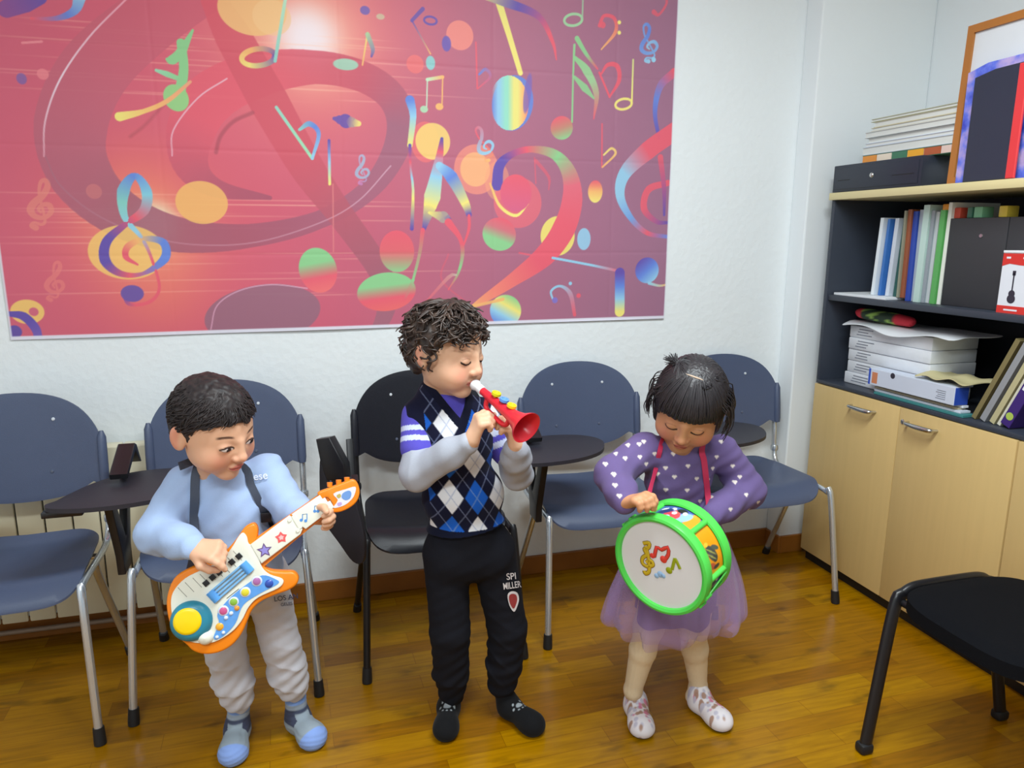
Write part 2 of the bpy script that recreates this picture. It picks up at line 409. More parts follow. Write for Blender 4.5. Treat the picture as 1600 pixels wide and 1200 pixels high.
MB().tube([(1.54, -1.262, .444), (1.57, -1.262, .458), (1.62, -1.262, .462), (1.76, -1.262, .462), (1.81, -1.262, .458), (1.838, -1.262, .444)], .0165, 14, 5, flat=.8, up=(0, 1, 0)).build('crossbar', CH['blacktube'], bc)
for xx in (1.535, 1.84): MB().tube([(xx, -1.72, .43), (xx, -1.27, .425)], .011, 10).build('side_rail', CH['blacktube'], bc)
so = []
for t_ in np.linspace(0, 2 * math.pi, 48, endpoint=False):
    c, s = math.cos(t_), math.sin(t_); e = 2 / 3.8
    so.append((1.692 + math.copysign(abs(c) ** e, c) * .225, -1.490 + math.copysign(abs(s) ** e, s) * .212))
MB().dish(so, lambda x, y: (x, y, .486 - .012 * ((x - 1.69) / .22) ** 4 - .012 * max(0, (y + 1.36) / .1) ** 2), (0, 0, -.05), 10).build('seat', FAB, bc)
MB().dish([(1.692 + a * .215, .71 + b * .14) for a, b in [(math.copysign(abs(math.cos(q)) ** .55, math.cos(q)), math.copysign(abs(math.sin(q)) ** .55, math.sin(q))) for q in np.linspace(0, 2 * math.pi, 40, endpoint=False)]],
          lambda x, z: (x, -1.79 + .03 * ((x - 1.69) / .2) ** 2 - .1 * (z - .7), z), (0, -.035, 0), 8).build('backrest', FAB, bc)
for xx, sg in ((1.53, 1), (1.85, -1)): MB().tube([(xx, -1.72, .43), (xx, -1.78, .46), (xx + sg * .03, -1.82, .68)], .011, 10, 4).build('back_frame', CH['blacktube'], bc)
# ------------------------------------------------------------------ the music banner (printed cloth, drawn per vertex)
PX0, PX1, PZ0, PZ1 = -.925, 1.441, 1.060, 2.50
def make_poster():
    nx, nz = 1020, 620
    xs = np.linspace(PX0, PX1, nx); zs = np.linspace(PZ0, PZ1, nz); X, Z = np.meshgrid(xs, zs)
    # drawing coordinates: 1 unit = 1 mm-ish in a frame whose points were read off the banner
    def q(px, py): p = at(px, py, 0); return np.array([p[0], p[2]])
    S = .00235
    C = np.zeros(X.shape + (3,)); 
    A = lambda c: np.array(c, float)
    t = np.clip((X - PX0) / (PX1 - PX0), 0, 1)[..., None]
    C[:] = A((198, 80, 108)) * (1 - t) + A((146, 92, 122)) * t
    mid = np.exp(-((X - q(330, 250)[0]) / .75) ** 2)[..., None]; C += (A((216, 72, 96)) - C) * mid * .8
    def over(mask, col, al=1.):
        C[:] = C + (A(col) - C) * (mask * al)[..., None] if not hasattr(col, 'shape') or col.ndim == 1 else C + (col - C) * (mask * al)[..., None]
    def glow(px, py, r, col, al, p=2.):
        c = q(px, py); d = np.hypot(X - c[0], Z - c[1]) / (r * S); over(np.exp(-d ** p), A(col), al)
    # horizontal light streaks
    rng = np.random.RandomState(4)
    glow(480, 60, 170, (238, 96, 106), .5); glow(480, 60, 100, (248, 128, 112), .8); glow(480, 60, 66, (255, 190, 160), .9); glow(480, 62, 42, (250, 232, 238), 1, 3)
    glow(220, 380, 120, (236, 96, 92), .55); glow(220, 330, 70, (246, 116, 86), .7); glow(232, 372, 56, (246, 160, 110), .8); glow(242, 352, 30, (240, 244, 206), 1, 3); glow(250, 450, 62, (240, 110, 86), .5)
    for k in range(46):
        z0 = q(0, rng.choice([rng.uniform(20, 150), rng.uniform(300, 480)]))[1]; x0 = q(rng.uniform(100, 600), 100)[0]; L = rng.uniform(.1, .4)
        m = np.exp(-((Z - z0) / .0022) ** 2) * np.exp(-((X - x0) / L) ** 4); over(m, (255, 190, 160), .35)
    def disc(px, py, rx, ry, col, al=1., rot=0, soft=.0025, grad=None):
        c = q(px, py); a = math.radians(rot); u = (X - c[0]) * math.cos(a) + (Z - c[1]) * math.sin(a); v = -(X - c[0]) * math.sin(a) + (Z - c[1]) * math.cos(a)
        rx *= S; ry *= S; d = (np.hypot(u / rx, v / ry) - 1) * min(rx, ry); m = np.clip(.5 - d / soft, 0, 1)
        if grad is not None: over(m, ramp(grad, np.clip(.5 - v / ry / 2, 0, 1)), al)
        else: over(m, A(col), al)
    def ramp(cols, t):
        cols = np.array(cols, float); n = len(cols) - 1; f = np.clip(t, 0, 1) * n; i = np.minimum(f.astype(int), n - 1); fr = (f - i)[..., None]
        return cols[i] * (1 - fr) + cols[i + 1] * fr
    def stroke(pts, wds, cols, al=1., k=6, soft=.002, edge=None):
        P = [q(*p) for p in pts]; W = [w * S / 2 for w in (wds if hasattr(wds, '__len__') else [wds] * len(P))]
        if k > 1: P, W = catmull([V3(*p) for p in P], W, k)
        P = np.array(P); W = np.array(W); n = len(P) - 1
        pad = W.max() + .01
        i0, i1 = np.searchsorted(xs, [P[:, 0].min() - pad, P[:, 0].max() + pad]); j0, j1 = np.searchsorted(zs, [P[:, 1].min() - pad, P[:, 1].max() + pad])
        if i1 <= i0 or j1 <= j0: return
        x = X[j0:j1, i0:i1]; z = Z[j0:j1, i0:i1]; best = np.full(x.shape, 9.); T = np.zeros(x.shape)
        for i in range(n):
            d = P[i + 1] - P[i]; l2 = d @ d + 1e-12; tt = np.clip(((x - P[i, 0]) * d[0] + (z - P[i, 1]) * d[1]) / l2, 0, 1)
            dd = np.hypot(x - P[i, 0] - tt * d[0], z - P[i, 1] - tt * d[1]) - (W[i] * (1 - tt) + W[i + 1] * tt)
            b = dd < best; best[b] = dd[b]; T[b] = ((i + tt) / n)[b]
        m = np.clip(.5 - best / soft, 0, 1) * al; c = ramp(cols, T) if len(cols) > 1 else np.broadcast_to(A(cols[0]), x.shape + (3,))
        s_ = C[j0:j1, i0:i1]; s_ += (c - s_) * m[..., None]
        if edge is not None:
            m = np.exp(-((best + .0015) / .0016) ** 2) * edge[1]; s_ += (A(edge[0]) - s_) * m[..., None]
    Y_, G_, B_, P_, R_, O_, LB = (244, 226, 110), (130, 200, 130), (84, 120, 214), (84, 60, 160), (232, 76, 96), (246, 176, 96), (140, 200, 232)
    RB = [P_, B_, LB, Y_, R_, R_]
    # ---- the giant treble clef across the left half
    DK = (158, 84, 104); DK2 = (176, 74, 92)
    clef = [(345, -40), (240, 30), (150, 110), (112, 200), (128, 275), (190, 335), (280, 368), (390, 370), (500, 345), (580, 295), (622, 225), (618, 165), (570, 125), (490, 108), (400, 120), (330, 155), (298, 210), (300, 262), (340, 296), (422, 311)]
    wd = [70, 76, 84, 88, 82, 66, 50, 34, 26, 30, 40, 44, 44, 46, 60, 66, 62, 46, 26, 6]
    stroke(clef, wd, [(206, 72, 94), (196, 78, 100), (178, 82, 104), (152, 76, 98), (160, 70, 92), (158, 80, 106), (150, 82, 108), (196, 66, 88), (228, 74, 94), (226, 74, 94), (190, 72, 94), (160, 66, 90)], .9, 6, .003)
    stroke([(335, 5), (365, 60), (420, 160), (480, 265), (530, 335), (590, 420), (605, 470), (590, 515), (560, 530)], [34, 50, 56, 50, 40, 36, 32, 20, 6], [(216, 66, 84), (206, 66, 84), (150, 78, 98), (158, 92, 112)], .88, 6, .003)
    disc(412, 492, 84, 44, (140, 86, 108), .9, 8)
    stroke([(200, 0), (140, 60), (95, 125), (72, 190), (70, 245)], 2.2, [(236, 150, 170), (240, 220, 235), (220, 140, 160)], .9, 6)
    stroke([(72, 245), (95, 290), (150, 335), (220, 366), (300, 383), (400, 380), (500, 350), (560, 316), (610, 262)], 2, [(150, 90, 110), (200, 130, 150), (240, 200, 220)], .5, 6)
    stroke([(355, 125), (310, 155), (272, 205), (270, 245)], 2, [(240, 190, 205), (236, 170, 190)], .8, 6)
    stroke([(330, 515), (340, 478), (375, 455), (425, 446), (480, 452)], 2, [(220, 150, 180), (225, 170, 195)], .7, 6)
    stroke([(205, 215), (230, 195), (270, 150), (290, 130)], 4, [(150, 50, 60)], .35, 6, .008)
    stroke([(338, 240), (345, 215), (365, 192), (395, 178)], 5, [(150, 50, 66)], .55, 6, .006)
    # ---- bokeh discs
    for a in [(395, 18, 46, 34, (246, 186, 110), .9), (425, 30, 26, 24, (250, 196, 130), .6), (316, 318, 35, 30, (246, 178, 92), .9), (718, 59, 21, 21, (244, 128, 116), .9), (648, 104, 13, 13, (240, 100, 100), .8), (664, 225, 22, 30, (236, 96, 100), .8), (676, 224, 27, 27, (248, 206, 104), .9),
              (744, 268, 36, 38, (246, 134, 112), .75), (742, 268, 24, 26, (250, 178, 112), .8), (776, 286, 20, 30, (246, 150, 110), .5), (808, 320, 40, 40, (236, 90, 104), .75), (870, 372, 30, 32, (244, 226, 100), .9), (148, 300, 10, 10, (230, 120, 110), .4),
              (200, 395, 50, 38, (248, 196, 96), .85), (44, 487, 21, 17, (246, 200, 96), .9), (54, 487, 6, 6, (206, 84, 110), 1), (35, 124, 6, 7, (110, 80, 160), .8), (68, 117, 7, 7, (236, 120, 130), .8), (570, 20, 7, 6, (100, 76, 170), .9), (697, 72, 7, 11, (90, 70, 170), .9), (594, 30, 6, 4, (200, 190, 150), .8)]:
        disc(*a[:4], a[4], a[5])
    # ---- notes etc.
    def half(px, py, rx, ry, rot, cols): disc(px, py, rx, ry, (0, 0, 0), 1, rot, grad=cols)
    # top right big note
    stroke([(770, -20), (795, 60), (812, 118)], [12, 9, 8], [(230, 220, 110), Y_, Y_], 1, 2)
    disc(800, 165, 33, 42, B_, .9, -14); 
    c = q(795, 165); u_ = (X - c[0]) / (30 * S)
    for a0, col in ((-.95, LB), (-.55, (140, 220, 190)), (-.1, Y_), (.45, (250, 170, 100)), (.8, R_)):
        m = np.clip(1 - np.hypot((X - c[0]) / (32 * S), (Z - c[1]) / (42 * S)), 0, 1) > .03
        over(m * np.clip((u_ - a0) * 3, 0, 1), A(col), .95)
    disc(823, 150, 6, 30, (110, 80, 170), .8, -8)
    stroke([(745, -10), (790, 8), (840, 30), (862, 70), (868, 98)], [16, 14, 10, 6, 2], [Y_, P_, R_, R_], 1)
    stroke([(640, 160), (645, 185), (640, 230)], [14, 10, 8], [B_, LB, Y_], 1, 3); stroke([(640, 230), (641, 265), (645, 300), (643, 360)], [5, 3, 4, 6], [P_, R_, LB, Y_, P_], 1, 3)
    stroke([(690, 220), (686, 250), (675, 310), (662, 360)], [5, 12, 26, 6], [P_, R_, LB, Y_, P_], 1, 4)
    stroke([(686, 262), (705, 280), (726, 320), (732, 338)], [12, 20, 14, 9], [LB, B_, Y_, P_], 1)
    stroke([(670, 335), (692, 342), (702, 346)], [4, 18, 5], [Y_, P_], 1, 3); stroke([(700, 350), (718, 375), (722, 400), (715, 430), (700, 455)], [12, 7, 6, 4, 2], [R_, R_, G_, R_], 1)
    stroke([(732, 340), (732, 360), (724, 385)], [5, 5, 3], [R_], 1, 3)
    stroke([(660, 362), (655, 400), (645, 440)], [7, 5, 4], [R_, G_], 1, 3)
    half(620, 395, 27, 32, 0, [R_, (226, 86, 96), G_]); half(604, 458, 46, 30, 6, [G_, G_, R_, (236, 90, 90)])
    stroke([(645, 440), (640, 452), (632, 470)], [5, 5, 4], [G_, R_], 1, 3)
    # giant bass clef
    stroke([(776, 292), (780, 262), (800, 244), (830, 237), (866, 246), (888, 275), (893, 315), (880, 360), (850, 402), (800, 440), (755, 470), (735, 482)], [18, 16, 10, 10, 16, 26, 36, 40, 36, 22, 12, 3], [P_, P_, R_, G_, (226, 90, 110), R_, R_, (244, 120, 100), O_], 1, 6)
    stroke([(765, 290), (780, 325), (805, 340), (824, 322)], [3, 5, 5, 2], [O_, Y_, Y_], 1); half(805, 305, 26, 29, 0, [R_, (214, 80, 120)])
    half(779, 369, 28, 26, -20, [R_, (206, 100, 110), G_, G_]); disc(911, 377, 12, 18, LB, .9); half(929, 303, 13, 18, 0, [Y_, O_, R_][::-1])
    half(789, 488, 27, 26, -30, [G_, Y_, LB, B_]); stroke([(785, 470), (735, 482)], 5, [O_], .9, 1)
    stroke([(862, 406), (925, 418), (970, 428)], [4, 4, 5], [LB, LB, R_], 1, 2); stroke([(967, 430), (967, 490)], [18, 18], [P_, B_, LB, Y_], 1, 1)
    stroke([(810, 398), (840, 404)], 3, [R_], .8, 1)
    # right edge clef
    stroke([(1052, 118), (1030, 140), (1022, 180), (1028, 220)], [14, 12, 8, 6], [R_, B_, P_], .95); stroke([(1052, 210), (1010, 240), (975, 275), (968, 310), (985, 345), (1010, 368), (1042, 374)], [30, 30, 22, 16, 10, 8, 6], [R_, R_, LB, LB, (100, 150, 220), R_, B_], .95)
    stroke([(1042, 290), (1012, 300), (1005, 330), (1024, 350), (1042, 352)], [10, 12, 12, 8, 5], [R_, R_, P_], .9); stroke([(1030, 250), (1036, 300), (1036, 340)], [10, 8, 4], [R_, P_], .9, 3)
    half(1009, 426, 22, 22, 40, [P_, B_, LB]); stroke([(1012, 446), (1028, 450), (1040, 448)], [5, 4, 3], [LB, O_], 1, 3)
    # sixteenth note, top right
    stroke([(896, 75), (894, 120), (892, 195)], [4, 3, 3], [G_], .95, 2); half(876, 204, 19, 18, 20, [R_, (190, 120, 100), G_])
    stroke([(897, 95), (915, 115), (930, 150), (926, 190)], [6, 14, 10, 2], [G_, (150, 200, 140), R_], .95); stroke([(900, 65), (915, 90), (932, 112)], [8, 6, 3], [G_, G_, R_], .95); stroke([(896, 125), (912, 142), (926, 158)], [5, 12, 3], [G_], .9, 3)
    stroke([(935, 118), (951, 156)], 3.5, [R_], 1, 1); stroke([(951, 156), (966, 130), (963, 108), (948, 106), (938, 120)], [3, 7, 8, 6, 3], [R_], .95)
    stroke([(988, 98), (986, 165)], 3, [(210, 210, 130), Y_], 1, 1)
    def ring(px, py, rx, ry, rot, col, wdt=3.5):
        a = math.radians(rot); stroke([(px + rx * math.cos(t) * math.cos(a) - ry * math.sin(t) * math.sin(a), py + rx * math.cos(t) * math.sin(a) + ry * math.sin(t) * math.cos(a)) for t in np.linspace(0, 6.5, 13)], wdt, col if isinstance(col, list) else [col], .95)
    ring(973, 167, 13, 8, -12, Y_, 4); ring(894, 36, 14, 9, -8, (150, 206, 150), 4); stroke([(909, 0), (908, 34)], 2.5, [(150, 190, 150)], .9, 1); ring(404, 92, 26, 13, -6, [P_, Y_, O_, P_], 7)
    stroke([(448, -10), (430, 98)], 4.5, [(190, 230, 190), (130, 200, 190)], 1, 1); disc(540, 104, 18, 8, (150, 210, 180), .9); stroke([(574, 55), (566, 105)], 2.4, [Y_, O_], .9, 1); stroke([(574, 58), (582, 80), (580, 92)], [7, 6, 3], [(150, 200, 150), P_], .85, 3)
    # flats and bass clefs
    stroke([(743, 70), (745, 142)], 2.6, [R_], .9, 1); stroke([(746, 142), (765, 124), (758, 112), (748, 120)], [2, 4, 5, 3], [R_, B_], .9)
    stroke([(939, 198), (939, 265)], 2.6, [R_], .9, 1); stroke([(940, 265), (960, 245), (954, 236), (942, 246)], [3, 4, 4, 3], [O_, Y_], .9)
    stroke([(432, 170), (488, 250)], 4.5, [(140, 210, 190), (150, 220, 170)], 1, 1); stroke([(488, 250), (498, 212), (484, 196), (468, 205)], [4, 6, 8, 4], [LB, B_, (130, 200, 190)], 1)
    stroke([(514, 222), (515, 290)], [4, 4], [P_, LB, Y_], 1, 1); stroke([(522, 188), (540, 192), (560, 196)], [5, 20, 8], [P_, P_, Y_], .9, 2)
    stroke([(935, 45), (942, 30), (958, 34), (960, 55), (938, 82)], [6, 5, 6, 6, 2], [R_, R_, O_], .95); disc(940, 44, 5, 5, R_, .9); disc(966, 40, 3, 3, Y_, 1); disc(966, 56, 3, 3, Y_, 1)
    stroke([(864, 474), (860, 458), (874, 450), (890, 462), (897, 495)], [3, 4, 4, 8, 6], [LB, LB, R_], .95); disc(866, 472, 5, 5, (120, 100, 190), 1); disc(890, 446, 3, 3, LB, 1); disc(903, 465, 4, 4, R_, 1)
    # beamed pair
    stroke([(667, 128), (666, 172)], 2, [(190, 220, 190)], 1, 1); stroke([(691, 123), (690, 168)], 2, [O_], 1, 1); stroke([(667, 128), (691, 124)], 5, [(190, 230, 190), O_], 1, 1); disc(662, 174, 6, 5, (170, 210, 170), 1); disc(686, 170, 6, 5, O_, 1)
    stroke([(643, 36), (672, 88)], 2.2, [P_, O_], .9, 1); disc(672, 102, 7, 10, (130, 200, 200), .95); stroke([(643, 36), (660, 18)], [5, 6], [P_], .85, 1); ring(672, 36, 10, 6, 10, P_, 3)
    # treble clefs
    def treble(cx, cy, s, cols, al=.95, lw=1., rot=0):
        pts = [(-.12, .46), (-.2, .42), (-.14, .36), (0, .40), (.07, .32), (.0, 0), (-.05, -.22), (-.02, -.44), (.08, -.48), (.12, -.36), (.02, -.18), (-.16, -.02), (-.22, .12), (-.12, .24), (.06, .26), (.19, .15), (.16, .02), (.04, 0), (-.06, .08), (-.02, .16)]
        a = math.radians(rot); P = [(cx + s * (x * math.cos(a) - y * math.sin(a)), cy + s * (x * math.sin(a) + y * math.cos(a))) for x, y in pts]
        w_ = [9, 6, 4, 4, 4, 4, 4, 5, 7, 8, 9, 10, 10, 8, 6, 7, 8, 6, 5, 3]; stroke(P, [s * v / 100 * lw for v in w_], cols, al)
    stroke([(196, 462), (205, 476), (235, 472), (250, 450), (238, 405), (222, 372), (196, 340), (194, 300), (212, 276), (230, 300), (226, 330), (196, 352), (168, 378), (166, 408), (190, 428), (225, 428), (258, 405), (256, 380), (228, 374), (202, 385), (198, 402), (216, 414)],
           [7, 5, 5, 4, 4, 5, 9, 16, 8, 14, 13, 8, 12, 14, 9, 5, 12, 11, 7, 9, 8, 3], [P_, R_, R_, R_, LB, (120, 200, 190), B_, (120, 200, 220), R_, P_, P_, R_, B_, B_, O_, R_, R_], 1)
    disc(208, 459, 15, 12, (96, 66, 150), 1)
    treble(1012, 72, 60, [LB, B_, LB], .95, 1.2, -15); disc(1020, 98, 4, 4, LB, 1)
    treble(756, 228, 56, [O_, R_, LB, LB], .95, 1.1, -30)
    treble(566, 268, 46, [(200, 120, 190), LB, LB], .7, 1.1, -10)
    treble(66, 320, 78, [(232, 130, 110)], .6, 1.2); treble(88, 440, 62, [(236, 120, 110)], .55, 1.1)
    stroke([(834, 250), (836, 290)], 2, [R_], .7, 1); stroke([(836, 255), (856, 280), (856, 300)], [6, 5, 2], [R_], .6, 3)
    # rainbow note behind the clef on the left
    stroke([(302, 50), (285, 82), (270, 96), (262, 95)], [3, 12, 12, 4], [G_], 1, 4); stroke([(284, 70), (288, 110), (282, 145)], [12, 12, 14], [G_, G_], 1, 3); disc(276, 155, 16, 18, (140, 200, 120), 1, 20); stroke([(245, 112), (262, 118), (282, 126)], [4, 8, 6], [(140, 210, 170), G_], 1, 3)
    stroke([(298, 130), (262, 160), (225, 176), (188, 184)], [4, 6, 6, 12], [(236, 150, 110), O_, Y_], 1, 4)
    # half covered note
    stroke([(520, 290), (521, 395)], 2, [(226, 120, 120)], .7, 1); half(497, 424, 28, 34, 10, [G_, G_, R_, (240, 100, 100)])
    # corners
    stroke([(60, -5), (38, 4), (10, 16)], [22, 26, 20], [P_, (120, 60, 140)], .9, 2); stroke([(126, -5), (118, 18), (90, 30), (50, 30)], [16, 10, 6, 3], [LB, B_, R_], .95, 4); stroke([(36, 68), (66, 66)], 3, [(236, 130, 140)], .9, 1)
    stroke([(15, 490), (38, 494), (56, 512), (62, 530)], [7, 12, 12, 10], [P_, P_, (110, 80, 170)], 1); disc(24, 518, 9, 9, (84, 60, 150), 1)
    stroke([(1036, -4), (1040, 10), (1028, 28), (1020, 24)], [5, 4, 4, 8], [R_], .8, 4)
    stroke([(735, 480), (690, 440), (700, 400)], 3, [R_], .4); stroke([(660, 480), (700, 436), (712, 432)], [3, 6, 3], [R_, (200, 200, 170)], .7, 3)
    # white border along the bottom and the sides
    bz = np.clip((PZ0 + .013 - Z) / .003, 0, 1); over(bz, A((226, 226, 240)), .95)
    over(np.clip((PX0 + .006 - X) / .002, 0, 1), A((222, 222, 234)), .9); over(np.clip((X - PX1 + .004) / .002, 0, 1), A((222, 222, 234)), .9)
    # fold creases are real ripples of the cloth
    rip = .0022 * np.sin(X * 9 + 1.3 * np.sin(Z * 2.1)) + .0012 * np.sin(Z * 13 + X * 3)
    for x0 in (q(230, 0)[0], q(525, 0)[0], q(770, 0)[0], q(965, 0)[0]): rip -= .0008 * np.exp(-((X - x0) / .006) ** 2)
    for z0 in (q(0, 60)[1], q(0, 225)[1], q(300, 400)[1]): rip -= .0007 * np.exp(-((Z - z0) / .006) ** 2)
    Yc = -.009 - rip
    Zw = Z + .010 * (X - PX0) / (PX1 - PX0)
    v = np.stack([X, Yc, Zw], -1).reshape(-1, 3)
    i = np.arange(nx * nz).reshape(nz, nx); f = np.stack([i[:-1, :-1], i[:-1, 1:], i[1:, 1:], i[1:, :-1]], -1).reshape(-1, 4)
    cols = np.clip(C, 0, 255).reshape(-1, 3); cols = 34 + cols * .87  # pale haze over the banner, mixed into the print colours
    # back side, so the banner has a thickness
    vb = np.array([(PX0, -.002, PZ0), (PX1, -.002, PZ0 + .01), (PX1, -.002, PZ1 + .01), (PX0, -.002, PZ1)])
    n0 = len(v); v = np.vstack([v, vb]); cols = np.vstack([cols, np.full((4, 3), 225.)])
    cn = [0, nx - 1, nx * nz - 1, nx * (nz - 1)]
    ex = [(n0, n0 + 3, n0 + 2, n0 + 1)] + [(n0 + a, n0 + (a + 1) % 4, cn[(a + 1) % 4], cn[a]) for a in range(4)]
    f = np.vstack([f, np.array(ex)])
    me = newmesh('music_banner', v, f, cols)
    o = link('music_banner', me, mat('printed_cloth', None, .5, var=0, spec=.3), None, True)
    tag(o, 'large red and purple banner printed with music notes and treble clefs, on the wall', 'banner')
    return o
make_poster()
# ------------------------------------------------------------------ bookcase on the right wall
CX = 2.075       # front plane of the doors
Y0, YM, Y2 = -.178, -.645, -1.105      # door edges
OAK = mat('light_oak_veneer', (212, 182, 122), .42, bump=.05, bscale=60, var=.03, vscale=3)
nt = OAK.node_tree
for n in nt.nodes:
    if n.type == 'TEX_NOISE' and n.inputs['Scale'].default_value == 3:
        mp = nt.nodes.new('ShaderNodeMapping'); mp.inputs['Scale'].default_value = (6, 9, .5); tc = [x for x in nt.nodes if x.type == 'TEX_COORD'][0]
        nt.links.new(tc.outputs['Object'], mp.inputs[0]); nt.links.new(mp.outputs[0], n.inputs['Vector']); n.inputs['Scale'].default_value = 5
NAVY = mat('anthracite_laminate', (54, 60, 72), .45, bump=.05, bscale=300, var=.03)
STEEL = mat('satin_steel', (200, 200, 198), .25, 1., var=0)
BEIGE = mat('beige_laminate', (222, 208, 156), .45, var=.02)
def cabinet(ya, yb, ym, label, first=True):
    t = thing('bookcase', label, 'bookcase', (CX + .2, (ya + yb) / 2, 0))
    def half(z0, z1, name, m):
        pass
    back = XR - .02
    MB().box((CX + .03, yb + .002, .0005), (back, ya - .002, .045)).build('plinth', mat('plinth_black', (22, 20, 20), .6), t)
    MB().box((CX + .02, yb + .002, .045), (back, ya - .002, .8), .002).build('carcass', OAK, t)
    edges = [(ya, YM), (YM, Y2), (Y2 - .003, -1.56), (-1.56, yb)]
    for k, (a, b) in enumerate(edges):
        d = MB().box((CX, b + .002, .052), (CX + .0195, a - .001, .797), .0015).build('door', OAK, t)
        if first:
            yc, zc = ((-.468, .752), (-.752, .752), (-1.43, .752), (-1.69, .752))[k]
            yy = [yc + .062, yc + .048, yc, yc - .048, yc - .062]
            MB().tube([(CX, yy[0], zc), (CX - .018, yy[0] - .004, zc), (CX - .028, yy[1], zc), (CX - .032, yy[2], zc), (CX - .028, yy[3], zc), (CX - .018, yy[4] + .004, zc), (CX, yy[4], zc)], [.0045, .005, .0065, .0085, .0085, .007, .005], 10, 4).build('handle', STEEL, d)
            if k in (1, 3): MB().lathe([(0, .004), (.006, .004), (.009, .002), (.009, 0)], (CX - .0005, yc + .088, .748), (-1, 0, 0), 16).build('lock', STEEL, d)
    MB().box((CX + .006, yb, .80), (back, ya, .815), .001).build('worktop', NAVY, t)
    for y in (ya, yb + .018): MB().box((CX + .006, y - .018, .815), (back, y, 1.55), .001).build('side_panel', NAVY, t)
    MB().box((CX + .012, yb + .018, 1.150), (back, ya - .018, 1.172), .001).build('shelf', NAVY, t)
    MB().box((back - .008, yb + .018, .815), (back, ya - .018, 1.55)).build('back_panel', mat('black_back_panel', (30, 32, 40), .6), t)
    MB().box((CX - .008, yb, 1.55), (back + .005, ya + .004, 1.578), .002).build('top_board', BEIGE, t)
    return t
YE = -2.02
cabinet(Y0, YE, None, 'long office bookcase with light wood doors below and dark open shelves above')
def rot_y(o, ang, piv):  # helper matrices
    return Matrix.Translation(Vector(piv)) @ Matrix.Rotation(ang, 4, 'X') @ Matrix.Translation(-Vector(piv))
def Yx(px, py, X): return atx(px, py, X)[1]
def paper(name, rgb, r=.6): return mat(name, rgb, r, var=.03)
# ---- upper shelf: upright folders. (pixel left, pixel right at the foot, top height px at the left, colour, label)
FX = 2.155
ZS = 1.1725
specs = [  # centre y from the foot pixel, thickness, height, lean, colour, label
    (1360, .016, .295, (226, 234, 240), 'white folder, leftmost of the upright folders on the upper shelf'),
    (1369, .012, .290, (60, 116, 190), 'light blue thin folder beside the leftmost white folder'),
    (1378, .018, .292, (206, 214, 226), 'pale grey folder between the light blue and dark green folders'),
    (1388, .020, .300, (30, 84, 78), 'dark green folder on the upper shelf'),
    (1396, .010, .318, (140, 140, 120), 'thin khaki folder between the dark green and brown folders'),
    (1401, .018, .322, (150, 84, 54), 'reddish brown folder on the upper shelf'),
    (1409, .020, .325, (44, 74, 170), 'royal blue folder on the upper shelf'),
    (1417, .022, .330, (170, 182, 196), 'grey-blue folder right of the royal blue one'),
    (1427, .026, .345, (190, 216, 208), 'pale mint folder on the upper shelf, tallest of its row'),
    (1437, .014, .325, (150, 158, 166), 'grey folder right of the pale mint one'),
    (1442, .014, .320, (196, 204, 206), 'light grey folder between the grey and olive ones'),
    (1448, .013, .318, (122, 132, 96), 'olive thin folder left of the bright green one'),
    (1453, .020, .325, (92, 170, 92), 'bright green folder on the upper shelf'),
    (1462, .014, .350, (232, 236, 226), 'white folder beside the black file box, rightmost of the folders')]
yprev = None
for i, (px, th, h, c, lb) in enumerate(specs):
    y = Yx(px, 462, FX)
    if yprev is not None: y = min(y, yprev - .0005)
    z0 = ZS if i > 5 else 1.1825
    x0 = FX + (i * 5 % 4) * .007; lean = .045 if i < 4 else (-.012 if i < 8 else .012)
    M = rot_y(None, -lean, (0, y, z0)) if False else None
    mb = MB(); pts = [(x0, y, z0), (x0, y - th, z0), (x0, y - th - lean * h, z0 + h), (x0, y - lean * h, z0 + h)]
    mb.prism(pts, (.21, 0, 0), .0)
    o = mb.build('folder', paper('folder_%d' % i, c, .5), None, False); tag(o, lb, 'folder', 'upright folders on the upper shelf')
    yprev = y - th - (.060 * h if i == 3 else 0)
# sheets lying under the first folders
tag(MB().box((FX - .05, Yx(1400, 466, FX), ZS), (FX + .2, Y0 - .03, 1.1815), .001).build('paper_sheets', paper('paper_white', (232, 236, 240)), None, False), 'flat pile of white paper sheets under the leftmost upright folders', 'paper')
# black file boxes with bits on top
BLK = mat('black_card', (52, 52, 56), .6, var=.04)
ya = yprev - .006
yb = Yx(1562, 440, FX)
for k, (a, b, lb) in enumerate(((ya, yb, 'large black file box standing beside the upright folders'), (yb - .003, yb - .32, 'second black file box, behind the red and white box'))):
    t = thing('file_box', lb, 'box', (FX + .1, (a + b) / 2, ZS), 0, 'black file boxes on the upper shelf')
    MB().box((FX + .004, b, ZS), (FX + .26, a, 1.468), .002).build('box_body', BLK, t)
    if k == 0: MB().lathe([(0, .002), (.006, .002), (.007, 0)], (FX + .0035, (a * .42 + b * .58), 1.41), (-1, 0, 0), 14).build('rivet', STEEL, t)
trinkets = [(1482, (236, 156, 40), .030, 'orange small box on the black file box, leftmost of the coloured bits'), (1499, (200, 80, 60), .034, 'red small box on the black file box'),
            (1520, (60, 110, 90), .02, 'dark green small box between the red and pale green ones'), (1533, (120, 180, 140), .032, 'pale green small box on the black file box'), (1572, (214, 190, 70), .03, 'yellow small box on the second black file box')]
for px, c, wd_, lb in trinkets:
    y = Yx(px, 322, FX + .03)
    o = MB().box((FX + .02, y - wd_ / 2, 1.4685), (FX + .07, y + wd_ / 2, 1.4685 + (.05 if px < 1490 else .036)), .003).build('small_box', paper('trinket_%d' % px, c, .4), None); tag(o, lb, 'box', 'coloured bits on the black file boxes')
